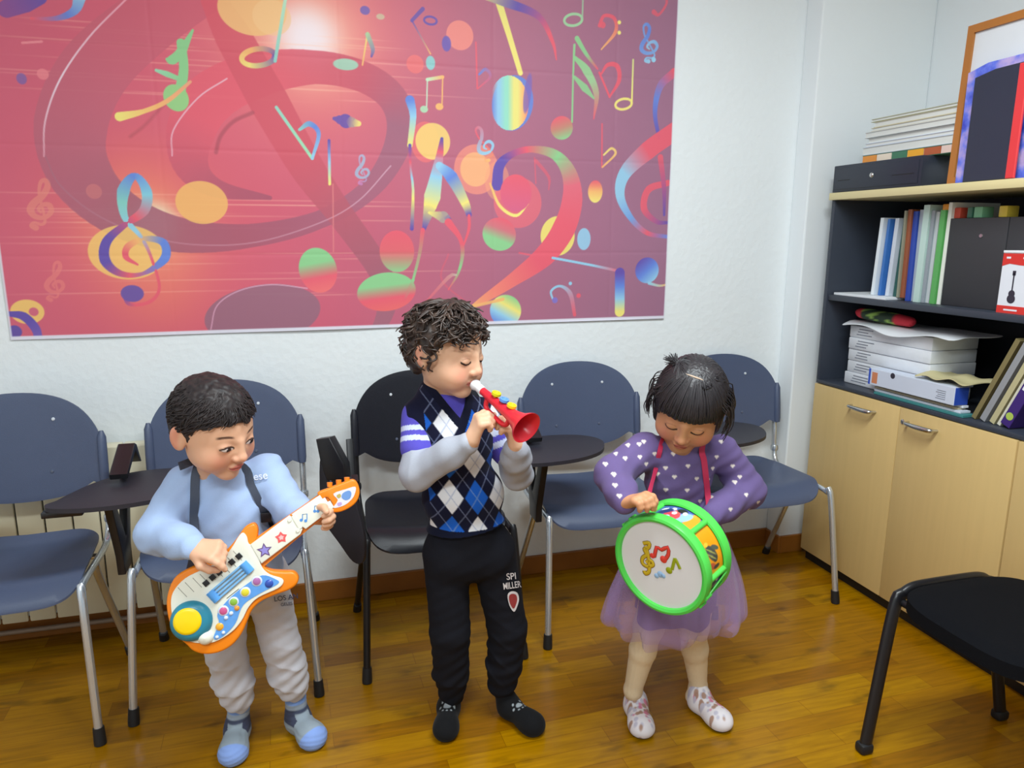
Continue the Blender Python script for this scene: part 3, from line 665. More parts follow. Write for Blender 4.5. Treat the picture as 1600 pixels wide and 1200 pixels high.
# red and white instrument box
yA, yB = Yx(1557, 480, CX + .03), Yx(1557, 480, CX + .03) - .10
t = thing('product_box', 'red and white cardboard box with a guitar picture at the end of the upper shelf', 'box', (CX + .06, (yA + yB) / 2, ZS))
RED = paper('box_red', (214, 52, 44), .4)
MB().box((CX + .03, yB, ZS), (CX + .07, yA, ZS + .185), .001).build('box_body', paper('box_white', (226, 230, 238), .4), t, False)
x_ = CX + .0292
MB().box((x_, yB + .0005, ZS + .001), (x_ + .001, yA - .0005, ZS + .024)).build('red_band', RED, t, False)
z1 = ZS + .185
MB().prism([(x_, yA - .0005, z1 - .001), (x_, yB + .0005, z1 - .001), (x_, yB + .0005, z1 - .038), (x_, yB + .04, z1 - .036), (x_, yB + .075, z1 - .032), (x_, yA - .0005, z1 - .040)], (.001, 0, 0)).build('red_band', RED, t, False)
g = MB(); gy = yA - .045
g.box((x_ - .0005, gy - .002, ZS + .07), (x_ + .0005, gy + .002, ZS + .125)); g.box((x_ - .0005, gy - .005, ZS + .118), (x_ + .0005, gy + .005, ZS + .132))
g.lathe([(.011, 0), (0, .0006)], (x_, gy, ZS + .062), (-1, 0, 0), 14); g.lathe([(.014, 0), (0, .0006)], (x_, gy, ZS + .046), (-1, 0, 0), 14)
g.build('guitar_picture', mat('print_dark', (50, 46, 60), .5), t, False)
for zz, yy in ((z1 - .014, yA - .02), (z1 - .014, yB + .025)): MB().box((x_ - .0004, yy - .007, zz - .003), (x_ + .0004, yy + .007, zz + .003)).build('print_mark', paper('box_white', (226, 230, 238)), t, False)
MB().box((x_ - .0004, yB + .03, ZS + .009), (x_ + .0004, yA - .025, ZS + .014)).build('print_mark', paper('box_white', (226, 230, 238)), t, False)
tag(MB().box((CX + .028, yB - .01, z1 + .0006), (CX + .2, yA, z1 + .008), .001).build('paper_sheets', paper('paper_white', (232, 236, 240)), None, False), 'thin sheaf of papers lying on the red and white box', 'paper')
# ---- lower shelf
ZL = .8155; rng = random.Random(5)
LX = CX + .07
ya, yb = Yx(1319, 590, LX), Yx(1440, 600, LX) - .02
z = ZL; PW = mat('ream_wrapper', (222, 226, 232), .4, bump=.4, bscale=25, var=.06, vscale=18)
INK = mat('print_grey', (120, 124, 136), .6, var=.25, vscale=60)
words = ['topmost of the paper packs stacked on the lower shelf', 'second pack from the top of the paper stack', 'third pack from the top of the paper stack', 'fourth pack from the top, above the bottom one', 'bottom pack of the paper stack on the lower shelf']
n = 5
for k in range(n):
    h = .047; dx, dy = rng.uniform(-.006, .006), rng.uniform(-.005, .005)
    t = thing('paper_pack', 'white wrapped paper pack, ' + words[n - 1 - k], 'paper', (LX + .1, (ya + yb) / 2, z), 0, 'wrapped paper packs')
    MB().box((LX + dx, yb + dy, z + .0003), (LX + .21 + dx, ya + dy, z + h), .004).build('wrapper', PW, t)
    mb = MB()
    for j in range(3):
        y0 = ya - .04 - j * .006 + dy; L = rng.uniform(.05, .09); zz = z + .012 + j * .011
        mb.box((LX + dx - .0007, y0 - L, zz), (LX + dx, y0, zz + .0035))
    mb.build('printed_lines', INK, t, False)
    z += h + .0006
# crumpled sheets over the stack
def sheet(name, x0, x1, y0, y1, z0, amp, m, lb, seed=1, cat='paper', droop=0, th=.003):
    r_ = np.random.RandomState(seed); nu, nv = 26, 30; ph = r_.uniform(0, 6, 8)
    def zf(u, v): return z0 + amp * (1 + .5 * math.sin(7 * u + ph[0]) * math.cos(5 * v + ph[1]) + .5 * math.sin(13 * v + 4 * u + ph[2])) - droop * max(0, .25 - u) ** 1.0 * (1 + .8 * math.sin(9 * v + ph[3]))
    out = [(u, v) for u, v in [(0, 0), (.03, .2), (-.02, .45), (.04, .7), (0, 1), (.5, 1.02), (1, 1), (1, .5), (1, 0), (.5, -.03)]]
    o2 = [tuple(p) for p in spline2(out, 6)]
    o = MB().dish(o2, lambda u, v: (x0 + (x1 - x0) * u, y0 + (y1 - y0) * v, zf(u, v)), (0, 0, th), 12).build(name, m, None); return tag(o, lb, cat)
sheet('loose_sheets', LX - .03, LX + .2, ya + .005, yb - .10, z + .010, .003, paper('paper_white', (232, 236, 240)), 'crumpled white sheets hanging over the top of the paper packs', 3, droop=.06)
# rolled red and green cloth on top
cl = []
def camo_col(P):
    n_ = np.sin(P[:, 1] * 95 + 2 * np.sin(P[:, 2] * 130)) + np.cos(P[:, 1] * 60 + P[:, 0] * 110 + P[:, 2] * 90)
    c = np.where(n_[:, None] > .55, V3(150, 190, 90), V3(40, 62, 44)); y = P[:, 1]
    e = (y > ya - .035) | (y < ya - .215); c = np.where(e[:, None], V3(206, 44, 62), c); return c
mb = MB(); ty = [ya + .005, ya - .02, ya - .10, ya - .2, ya - .27, ya - .285]
mb.tube([(LX + .04, yy, z + .052 - .003 * k) for k, yy in enumerate(ty)], [.012, .024, .028, .026, .022, .008], 18, 5, flat=.85)
bmesh.ops.recalc_face_normals(mb.bm, faces=mb.bm.faces[:])
me = bpy.data.meshes.new('rolled_cloth'); mb.bm.to_mesh(me); P = np.array([v.co for v in me.vertices])
a = me.color_attributes.new('Col', 'FLOAT_COLOR', 'POINT'); c4 = np.ones((len(P), 4), np.float32); c4[:, :3] = lin(camo_col(P)); a.data.foreach_set('color', c4.ravel())
tag(link('rolled_bag', me, mat('cloth_vc', None, .7, var=0)), 'rolled green camouflage and red bag on top of the paper packs', 'bag')
# blue and white box file lying flat, notebooks under it
by0, by1 = Yx(1378, 585, LX), Yx(1508, 610, LX - .02)
zn = ZL
for k, (c, th, lb, o1) in enumerate((((60, 130, 130), .009, 'teal notebook at the bottom of the small pile', .03), ((206, 214, 226), .008, 'pale blue notebook above the teal one', .01), ((190, 180, 150), .007, 'tan notebook in the small pile under the blue box', -.01), ((226, 228, 232), .008, 'white notebook right under the blue and white box file', .0))):
    o = MB().box((LX - .055 + .01 * k, by1 - o1 - .005, zn + .0002), (LX - .001 if False else LX - .0015 , by0 - .012 - o1 * .5, zn + th), .001).build('notebook', paper('nb_%d' % k, c), None, False); zn += th + .0003
    tag(o, lb, 'notebook', 'small pile of notebooks')
BLU = paper('box_file_blue', (50, 84, 190), .4); WH = paper('box_file_white', (208, 216, 232), .45)
t = thing('box_file', 'blue and white cardboard box file lying on the lower shelf before the paper packs', 'box', (LX - .03, (by0 + by1) / 2, zn))
zb = .848 + .002; ze = zb + .062
bx0, bx1 = LX - .062, LX - .003
MB().box((bx0, by1, zb), (bx1, by0, ze), .0015).build('box_body', WH, t, False)
MB().box((bx0 - .0006, by0 - .010, zb + .0005), (bx0, by0 - .0005, ze - .0005)).build('blue_edge', BLU, t, False)
MB().box((bx0 + .0015, by1 - .0008, zb + .001), (bx1 - .001, by1, ze - .001)).build('blue_end', BLU, t, False)
MB().box((bx0 - .0006, by0 - .045, zb + .008), (bx0, by0 - .018, ze - .012)).build('orange_print', paper('orange_print', (206, 130, 90)), t, False)
mb = MB()
for j in range(5): mb.box((bx0 - .0006, by1 + .035, zb + .012 + j * .007), (bx0, by1 + .075 - .004 * (j % 3), zb + .014 + j * .007))
mb.build('printed_lines', INK, t, False)
MB().lathe([(.011, 0), (.0, .0008)], (bx0, by0 - .118, ze - .010), (-1, 0, 0), 16).build('finger_hole', mat('print_dark', (50, 46, 60)), t, False)
# beige envelope draped over
sheet('yellowed_envelope', LX - .055, LX + .10, Yx(1452, 560, LX), Yx(1532, 580, LX) , ze + .004, .009, paper('kraft_cream', (206, 196, 150)), 'yellowed cream envelope bulging over the blue and white box file', 8, 'envelope', th=.004)
# leaning folders
lean_specs = [(1520, .016, (128, 116, 76), 'dusty olive folder, leftmost of the leaning folders'), (1533, .020, (150, 152, 156), 'grey folder leaning between two yellowed ones'), (1548, .018, (190, 182, 140), 'yellowed cream folder leaning in the middle'), (1560, .012, (216, 214, 196), 'off-white folder leaning left of the purple binder')]
for k, (px, th, c, lb) in enumerate(lean_specs):
    y = Yx(px, 635 + (px - 1520) * .25, LX - .03) ; a = .40; h = .30
    dy, dz = -math.sin(a) * h, math.cos(a) * h
    pts = [(LX - .03, y, ZL + th * .4 + .001), (LX - .03, y - th * math.cos(a), ZL + .001), (LX - .03, y - th * math.cos(a) + dy, ZL + dz), (LX - .03, y + dy, ZL + .001 + dz + th * math.sin(a))]
    o = MB().prism(pts, (.2, 0, 0)).build('folder', paper('lean_%d' % k, c), None, False); tag(o, lb, 'folder', 'leaning folders on the lower shelf')
y = Yx(1564, 650, CX + .03); a = .40; h = .27; th = .034
t = thing('ring_binder', 'purple ring binder with white label and green disc, leaning on the lower shelf', 'binder', (CX + .1, y - .1, ZL))
dy, dz = -math.sin(a) * h, math.cos(a) * h
d1 = V3(0, -math.sin(a), math.cos(a)); d2 = V3(0, -math.cos(a), -math.sin(a)); O = V3(CX + .03, y, ZL + .016)
def qd(u0, u1, v0, v1, x): return [V3(x, O[1], O[2]) + d1 * u + d2 * v for u, v in ((u0, v0), (u1, v0), (u1, v1), (u0, v1))]
MB().prism(qd(0, h, 0, th, O[0]), (.2, 0, 0), .002).build('cover', mat('purple_plastic', (66, 42, 118), .35, var=.03), t, False)
MB().prism(qd(.13, .21, .007, .028, O[0] - .0012), (.001, 0, 0)).build('spine_label', paper('paper_white', (232, 236, 240)), t, False)
MB().lathe([(.0125, 0), (.0125, .0008), (0, .001)], V3(O[0] - .0002, 0, 0) + V3(0, 1, 0) * (O + d1 * .035 + d2 * .017)[1] + V3(0, 0, 1) * (O + d1 * .035 + d2 * .017)[2], (-1, 0, 0), 20).build('green_disc', paper('lime_print', (176, 200, 90)), t, False)
# ---- on the top board
ZT = 1.5785
BX = CX + .0
y0, y1 = Yx(1303, 300, BX + .02), Yx(1440, 292, BX + .02)
CB = mat('black_metal_box', (38, 44, 58), .4, bump=.05, bscale=300, var=.02)
t = thing('cash_box', 'black metal cash drawer with a small round lock on the end of the top board', 'box', (BX + .1, (y0 + y1) / 2, ZT))
a = .0
MB().box((BX + .012, y1, ZT + .0005), (BX + .30, y0, ZT + .105), .003).build('box_body', CB, t)
MB().box((BX + .0095, y1 + .012, ZT + .012), (BX + .0125, y0 - .012, ZT + .093), .001).build('drawer_front', CB, t)
MB().lathe([(0, .005), (.006, .005), (.009, .003), (.010, 0)], (BX + .0095, (y0 + y1) / 2 + .01, ZT + .055), (-1, 0, 0), 18).build('lock', STEEL, t)
MB().box((BX + .0088, y0 - .095, ZT + .045), (BX + .0097, y0 - .03, ZT + .048)).build('slot', mat('print_black', (16, 16, 20)), t, False)
MB().box((BX + .0088, y1 + .03, ZT + .045), (BX + .0097, y1 + .13, ZT + .048)).build('slot', mat('print_black', (16, 16, 20)), t, False)
# books on the cash box
zz = ZT + .1058; r2 = random.Random(9)
bk = [(.030, (60, 110, 90), 'green and orange picture book at the bottom of the stack on the cash box', .0, -.01), (.030, (196, 206, 214), 'white book with a curled cover above the green picture book', .0, .0), (.014, (206, 212, 226), 'thin bluish white book in the middle of the stack', .01, 0), (.018, (226, 234, 234), 'white paperback in the middle of the stack', .02, 0),
      (.022, (202, 206, 206), 'light grey paperback in the upper half of the stack', .0, .01), (.014, (196, 186, 156), 'beige paperback below the two topmost books', .02, 0), (.020, (206, 200, 172), 'cream paperback, second from the top of the stack', .03, .0), (.012, (180, 182, 150), 'thin olive-edged book on top of the stack', .025, .0)]
for k, (th, c, lb, ins, sh_) in enumerate(bk):
    ya_, yb_ = y0 - .085 - ins + .0, y1 - .075 + sh_
    ya_ = Yx(1348 + ins * 400, 200, BX + .05); yb_ = y1 - .10 + (k % 3 - 1) * .004; ya_ += ((k * 5) % 4 - 1.5) * .006
    t = thing('book', lb, 'book', (BX + .1, (ya_ + yb_) / 2, zz), 0, 'stack of books on the cash box')
    MB().box((BX + .055 + ins * .4, yb_, zz + .0002), (BX + .245, ya_, zz + .0022)).box((BX + .055 + ins * .4, yb_, zz + th - .002), (BX + .245, ya_, zz + th)).box((BX + .243, yb_, zz + .0002), (BX + .246, ya_, zz + th)).build('cover', paper('book_%d' % k, c), t, False)
    MB().box((BX + .058 + ins * .4, yb_ + .003, zz + .0022), (BX + .243, ya_ - .003, zz + th - .002)).build('pages', paper('pages', (218, 220, 216), .7), t, False)
    if k == 0:
        for j, cc in enumerate(((232, 150, 60), (236, 220, 200), (60, 120, 90), (238, 170, 40), (180, 90, 50), (226, 200, 190))):
            w_ = (ya_ - yb_) / 6; MB().box((BX + .0545, ya_ - w_ * (j + 1) + .002, zz + .0025), (BX + .0575, ya_ - w_ * j - .002, zz + th - .0025)).build('cover_print', paper('cov_%d' % j, cc, .4), t, False)
    zz += th + .0005
# framed picture standing on edge
f0 = atx(1473, 290, BX + .03); 
t = thing('picture_frame', 'brown wooden picture frame standing on the top board behind the dark folders', 'picture', (BX + .05, f0[1] - .2, ZT))
WDF = mat('frame_wood', (176, 112, 48), .4, bump=.1, bscale=30, var=.06)
FH, FW, FT = .50, .40, .025
ang = math.radians(3)
def fp(u, v, d=0):  # u along -y, v up, leaning back (+x)
    return V3(BX + .045 + v * math.sin(ang) * .5 + d, f0[1] - u, ZT + .001 + v * math.cos(ang))
def fq(u0, u1, v0, v1, d, th, name, m, bev=0): return MB().prism([fp(u0, v0, d), fp(u1, v0, d), fp(u1, v1, d), fp(u0, v1, d)], (th, 0, 0), bev).build(name, m, t, False)
for (a, b, c, d) in ((0, FT, 0, FH), (FW - FT, FW, 0, FH), (FT, FW - FT, 0, FT * .9), (FT, FW - FT, FH - FT, FH)): fq(a, b, c, d, 0, .018, 'frame_bar', WDF)
fq(FT, FW - FT, FT * .9, FH - FT, .008, .006, 'mount', paper('mount_white', (218, 222, 226)))
# bag, folders in front of it
def upright(name, u0, u1, h, d, th, m, lb, cat, top=None, lean=0., bev=.003, x=None):
    yA_, yB_ = u0, u1
    pts = [(d, yA_, ZT + .001), (d, yB_, ZT + .001), (d, yB_ - lean * h * .3, ZT + h), (d, yA_ - lean * h, ZT + h - (top or 0)), ]
    if top: pts = [(d, yA_, ZT + .001), (d, yB_, ZT + .001), (d, yB_ - lean * h * .3, ZT + h), (d, yA_ - lean * h - .07, ZT + h * .995), (d, yA_ - lean * h, ZT + h - top)]
    o = MB().prism(pts, (th, 0, 0), bev).build(name, m, None, False); return tag(o, lb, cat)
g0 = atx(1491, 288, BX + .025)[1]; 
m = mat('crumpled_violet_plastic', (96, 96, 200), .3, bump=1.0, bscale=30, var=.3, vscale=14)
_nt = m.node_tree; _n = _nt.nodes.new('ShaderNodeTexNoise'); _n.inputs['Scale'].default_value = 16; _n.inputs['Detail'].default_value = 5; _cr = _nt.nodes.new('ShaderNodeValToRGB')
_cr.color_ramp.elements[0].position = .36; _cr.color_ramp.elements[0].color = (*lin((60, 70, 190)), 1); _cr.color_ramp.elements[1].position = .66; _cr.color_ramp.elements[1].color = (*lin((190, 170, 220)), 1)
_e = _cr.color_ramp.elements.new(.5); _e.color = (*lin((100, 120, 226)), 1)
_nt.links.new([x for x in _nt.nodes if x.type == 'TEX_COORD'][0].outputs['Object'], _n.inputs[0]); _nt.links.new(_n.outputs[0], _cr.inputs[0]); _nt.links.new(_cr.outputs[0], _nt.nodes['Principled BSDF'].inputs['Base Color'])
upright('plastic_bag', g0, g0 - .3, .365, BX + .026, .012, m, 'crumpled blue and violet plastic sleeve standing before the picture frame', 'bag', .02, .0)
g1 = atx(1503, 288, BX + .005)[1]
upright('document_folder', g1, g1 - .17, .335, BX + .004, .018, mat('navy_folder', (44, 50, 68), .45, var=.03), 'tall black document folder standing before the blue plastic sleeve', 'folder', .015, .0)
g2 = atx(1571, 283, BX + .0)[1]
upright('document_folder', g2, g2 - .03, .33, BX - .006, .0085, paper('red_folder', (226, 62, 66), .4), 'bright red folder on the top board at the right edge of the photo', 'folder', None, .0)
# ------------------------------------------------------------------ smooth solid modelling: signed distances -> one continuous quad mesh
class Fr:
    """local frame: origin, 3 axes (columns), scale"""
    def __init__(s, o, R=None, k=1.): s.o = V3(*o); s.R = np.eye(3) if R is None else np.array(R, float); s.k = k
    def pt(s, p): return s.o + s.R @ (V3(*p) * s.k)
    def loc(s, P): return ((P - s.o) @ s.R) / s.k
def rotm(yaw=0, pitch=0, roll=0):
    a, b, c = map(math.radians, (yaw, pitch, roll))
    Rz = np.array([[math.cos(a), -math.sin(a), 0], [math.sin(a), math.cos(a), 0], [0, 0, 1]])
    Rx = np.array([[1, 0, 0], [0, math.cos(b), -math.sin(b)], [0, math.sin(b), math.cos(b)]])
    Ry = np.array([[math.cos(c), 0, math.sin(c)], [0, 1, 0], [-math.sin(c), 0, math.cos(c)]])
    return Rz @ Ry @ Rx
def axes(x, z):
    x = nrm(x); z = V3(*z); z = nrm(z - x * np.dot(x, z)); return np.stack([x, np.cross(z, x), z], 1)
class Solid:
    def __init__(s): s.ops = []; s.k = .01
    def cap(s, a, b, ra, rb=None, k=None, fr=None, sub=False):
        if fr is not None: a, b = fr.pt(a), fr.pt(b); ra = ra * fr.k; rb = rb * fr.k if rb is not None else None
        a, b = V3(*a), V3(*b); rb = ra if rb is None else rb; d = b - a; l2 = d @ d + 1e-12; R = max(ra, rb)
        def f(P):
            t = np.clip(((P - a) @ d) / l2, 0, 1); return np.linalg.norm(P - a - t[..., None] * d, axis=-1) - (ra + (rb - ra) * t)
        s._add(f, np.minimum(a, b) - R, np.maximum(a, b) + R, k, sub); return s
    def chain(s, pts, rs, k=None, fr=None):
        for i in range(len(pts) - 1): s.cap(pts[i], pts[i + 1], rs[i], rs[i + 1], k, fr)
        return s
    def ell(s, c, r, R=None, k=None, fr=None, sub=False):
        R = np.eye(3) if R is None else R
        if fr is not None: c = fr.pt(c); R = fr.R @ R; r = V3(*r) * fr.k
        c, r = V3(*c), V3(*r)
        def f(P):
            q = (P - c) @ R; k0 = np.linalg.norm(q / r, axis=-1); k1 = np.linalg.norm(q / (r * r), axis=-1) + 1e-9
            return k0 * (k0 - 1) / k1
        m = r.max(); s._add(f, c - m, c + m, k, sub); return s
    def box(s, c, hh, rd, R=None, k=None, fr=None, sub=False):
        R = np.eye(3) if R is None else R
        if fr is not None: c = fr.pt(c); R = fr.R @ R; hh = V3(*hh) * fr.k; rd = rd * fr.k
        c, hh = V3(*c), V3(*hh)
        def f(P):
            q = np.abs((P - c) @ R) - hh + rd; return np.linalg.norm(np.maximum(q, 0), axis=-1) + np.minimum(q.max(-1), 0) - rd
        m = np.linalg.norm(hh); s._add(f, c - m, c + m, k, sub); return s
    def fn(s, f, lo, hi, k=None, sub=False): s._add(f, V3(*lo), V3(*hi), k, sub); return s
    def _add(s, f, lo, hi, k, sub): s.ops.append((f, lo, hi, s.k if k is None else k, sub))
    def ev(s, P):
        D = np.full(P.shape[:-1], 1.)
        for f, lo, hi, k, sub in s.ops: D = comb(D, f(P), k, sub)
        return D
    def mesh(s, h, disp=None, clip=None, B=8, amp=.004):
        lo = np.min([o[1] for o in s.ops if not o[4]], 0) - 3 * h - amp; hi = np.max([o[2] for o in s.ops if not o[4]], 0) + 3 * h + amp
        nb = np.ceil((hi - lo) / (h * B)).astype(int); R = B * h * .5 * 1.733
        g = np.stack(np.meshgrid(*[np.arange(n) for n in nb], indexing='ij'), -1).reshape(-1, 3)
        ctr = lo + (g + .5) * B * h
        D0 = np.full(len(ctr), 1.); dcs = []
        for f, a, b, k, sub in s.ops:
            dc = f(ctr); dcs.append(dc); D0 = comb(D0, dc, k, sub)
        kmax = max(o[3] for o in s.ops)
        act = (D0 < R * 1.7 + amp + .004) & (D0 > -(R * 1.9 + amp + kmax * .3 + .006))
        g = g[act]; N = len(g); idx = np.arange(B + 1)
        gi = np.stack(np.meshgrid(idx, idx, idx, indexing='ij'), -1).reshape(-1, 3)
        vi = g[:, None, :] * B + gi[None]; P = lo + vi * h
        D = np.full(P.shape[:2], 1.)
        for (f, a, b, k, sub), dc in zip(s.ops, dcs):
            m = dc[act] < R * 2.3 + k * 1.6 + amp + .004
            if m.any(): D[m] = comb(D[m], f(P[m]), k, sub)
        if disp is not None: D = D + disp(P)
        if clip is not None: D = np.maximum(D, clip(P))
        D = D.reshape(N, B + 1, B + 1, B + 1); ins = D < 0
        # cells with a sign change
        cs = sum(ins[:, i:B + i, j:B + j, k:B + k].astype(np.int8) for i in (0, 1) for j in (0, 1) for k in (0, 1))
        m = (cs > 0) & (cs < 8); bi, ci, cj, ck = np.nonzero(m)
        acc = np.zeros((len(bi), 3)); cnt = np.zeros(len(bi))
        corners = [(i, j, k) for i in (0, 1) for j in (0, 1) for k in (0, 1)]
        for a in corners:
            for ax in range(3):
                if a[ax]: continue
                b = list(a); b[ax] = 1
                da = D[bi, ci + a[0], cj + a[1], ck + a[2]]; db = D[bi, ci + b[0], cj + b[1], ck + b[2]]
                x = (da < 0) != (db < 0); t = np.where(x, da / np.where(x, da - db, 1), 0)
                p = np.zeros((len(bi), 3)) + np.array(a); p[:, ax] += t
                acc[x] += p[x]; cnt += x
        cell = g[bi] * B + np.stack([ci, cj, ck], 1)
        V = lo + (cell + acc / cnt[:, None]) * h
        dim = nb * B + 2; key = (cell[:, 0] * dim[1] + cell[:, 1]) * dim[2] + cell[:, 2]; key = key.astype(np.int64)
        od = np.argsort(key); sk = key[od]
        F = []
        st = [dim[1] * dim[2], dim[2], 1]
        d0 = D[bi, ci, cj, ck]
        for ax in range(3):
            b = [0, 0, 0]; b[ax] = 1; d1 = D[bi, ci + b[0], cj + b[1], ck + b[2]]
            m = (d0 < 0) != (d1 < 0); u, v = [(1, 2), (2, 0), (0, 1)][ax]; kk = key[m]
            q = np.stack([kk, kk - st[u], kk - st[u] - st[v], kk - st[v]], 1)
            ps = np.searchsorted(sk, q); ps = np.minimum(ps, len(sk) - 1); ok = (sk[ps] == q).all(1)
            q = od[ps]; fl = d0[m] > 0; q[fl] = q[fl][:, ::-1]; F.append(q[ok])
        F = np.concatenate(F)
        # one light smoothing pass removes the grid texture
        for _ in range(2):
            S_ = np.zeros_like(V); C_ = np.zeros(len(V))
            for i in range(4):
                a, b = F[:, i], F[:, (i + 1) % 4]; 
                for c in range(3): S_[:, c] += np.bincount(a, V[b, c], len(V)) + np.bincount(b, V[a, c], len(V))
                C_ += np.bincount(a, minlength=len(V)) + np.bincount(b, minlength=len(V))
            V = V * .5 + .5 * S_ / np.maximum(C_, 1)[:, None]
        return V, F
def comb(D, d, k, sub):
    if sub:
        if k <= 0: return np.maximum(D, -d)
        h = np.maximum(k - np.abs(D + d), 0) / k; return np.maximum(D, -d) + h * h * k * .25
    if k <= 0: return np.minimum(D, d)
    h = np.maximum(k - np.abs(D - d), 0) / k; return np.minimum(D, d) - h * h * k * .25
def solid_obj(name, S, h, m, parent, col=None, disp=None, clip=None, amp=.004):
    V, F = S.mesh(h, disp, clip, amp=amp)
    cols = None
    if col is not None:
        c = col(V) if callable(col) else col; cols = np.broadcast_to(V3(*c), V.shape) if np.ndim(c) == 1 else c
        cols = np.clip(cols, 0, 255)
    me = newmesh(name, V, F, cols); o = link(name, me, m, parent, False)
    me.polygons.foreach_set('use_smooth', [True] * len(me.polygons)); return o
def sm(x, a, b): t = np.clip((x - a) / (b - a), 0, 1); return t * t * (3 - 2 * t)
def mixc(c, m, col): return c + (V3(*col) - c) * m[..., None]
def wob(P, f=30., s=0.):
    x, y, z = P[..., 0] * f + s, P[..., 1] * f + 2 * s, P[..., 2] * f - s
    return (np.sin(x + 1.7 * np.sin(y * .7 + 1.3) + 1.1 * np.sin(z * .6)) + np.sin(y * 1.1 + 1.9 * np.sin(z * .8 + .4)) + np.sin(z * 1.3 + 1.6 * np.sin(x * .9))) / 3
def folds(P, A, f, s=0., az=1.):
    # irregular creases: ridges of a strongly warped wave, stretched around the limb
    x, y, z = P[..., 0] + s, P[..., 1] - s, P[..., 2]
    w1 = np.sin(9 * x + 7 * z + 2.1 * s) + .8 * np.sin(17 * x - 11 * y + 5 * s) + .7 * np.sin(13 * z + 15 * y)
    p = f * (z * az + .45 * x - .25 * y) + 1.9 * w1
    r = 1 - np.abs(np.sin(p * .5)); q = .5 + .5 * np.sin(11 * x + 8 * y - 12 * z + 3 * s + w1)
    return -A * (r ** 2 * q - .25) + .25 * A * np.sin(f * 1.9 * (z - .6 * x) + 2.5 * w1)
SKIN = mat('skin', None, .5, var=.0, spec=.35, sss=.12)
# ------------------------------------------------------------------ head
def head_ops(S, fr, ears=1, mouth='closed'):
    e, c = S.ell, S.cap
    e((0, .012, .026), (.0745, .089, .076), fr=fr, k=.01)
    e((0, -.024, -.020), (.0635, .060, .060), fr=fr, k=.03)
    e((0, -.012, -.055), (.053, .050, .034), fr=fr, k=.03)
    for s in (-1, 1): e((s * .037, -.044, -.037), (.028, .028, .028), fr=fr, k=.022)
    e((0, -.060, -.082), (.021, .018, .015), fr=fr, k=.028)
    c((0, -.080, .010), (0, -.0925, -.021), .0055, .0080, fr=fr, k=.016)
    e((0, -.0935, -.023), (.0095, .009, .0085), fr=fr, k=.008)
    for s in (-1, 1):
        e((s * .0105, -.087, -.027), (.0068, .0075, .006), fr=fr, k=.006)
        e((s * .030, -.091, .003), (.015, .010, .010), fr=fr, k=.016, sub=True)
        e((s * .0295, -.0685, .000), (.0140, .0125, .0115), fr=fr, k=.006)
    w = .012 if mouth == 'pursed' else .0175
    e((0, -.0805, -.0495), (w, .009, .0045), fr=fr, k=.006); e((0, -.0785, -.0572), (w * .85, .0095, .0052), fr=fr, k=.006)
    e((0, -.0895, -.0533), (w * .95, .006, .0012), fr=fr, k=.003, sub=True)
    if mouth == 'pursed':
        for s in (-1, 1): e((s * .032, -.056, -.046), (.022, .022, .022), fr=fr, k=.02)
    if ears:
        for s in (-1, 1):
            R = rotm(s * -22, 0, 0) @ rotm(0, -10, 0)
            e((s * .078, .014, -.008), (.0065, .018, .028), R=R, fr=fr, k=.007); e((s * .074, .012, -.026), (.006, .010, .011), R=R, fr=fr, k=.006)
            e((s * .0855, .009, -.004), (.005, .0105, .018), R=R, fr=fr, k=.004, sub=True)
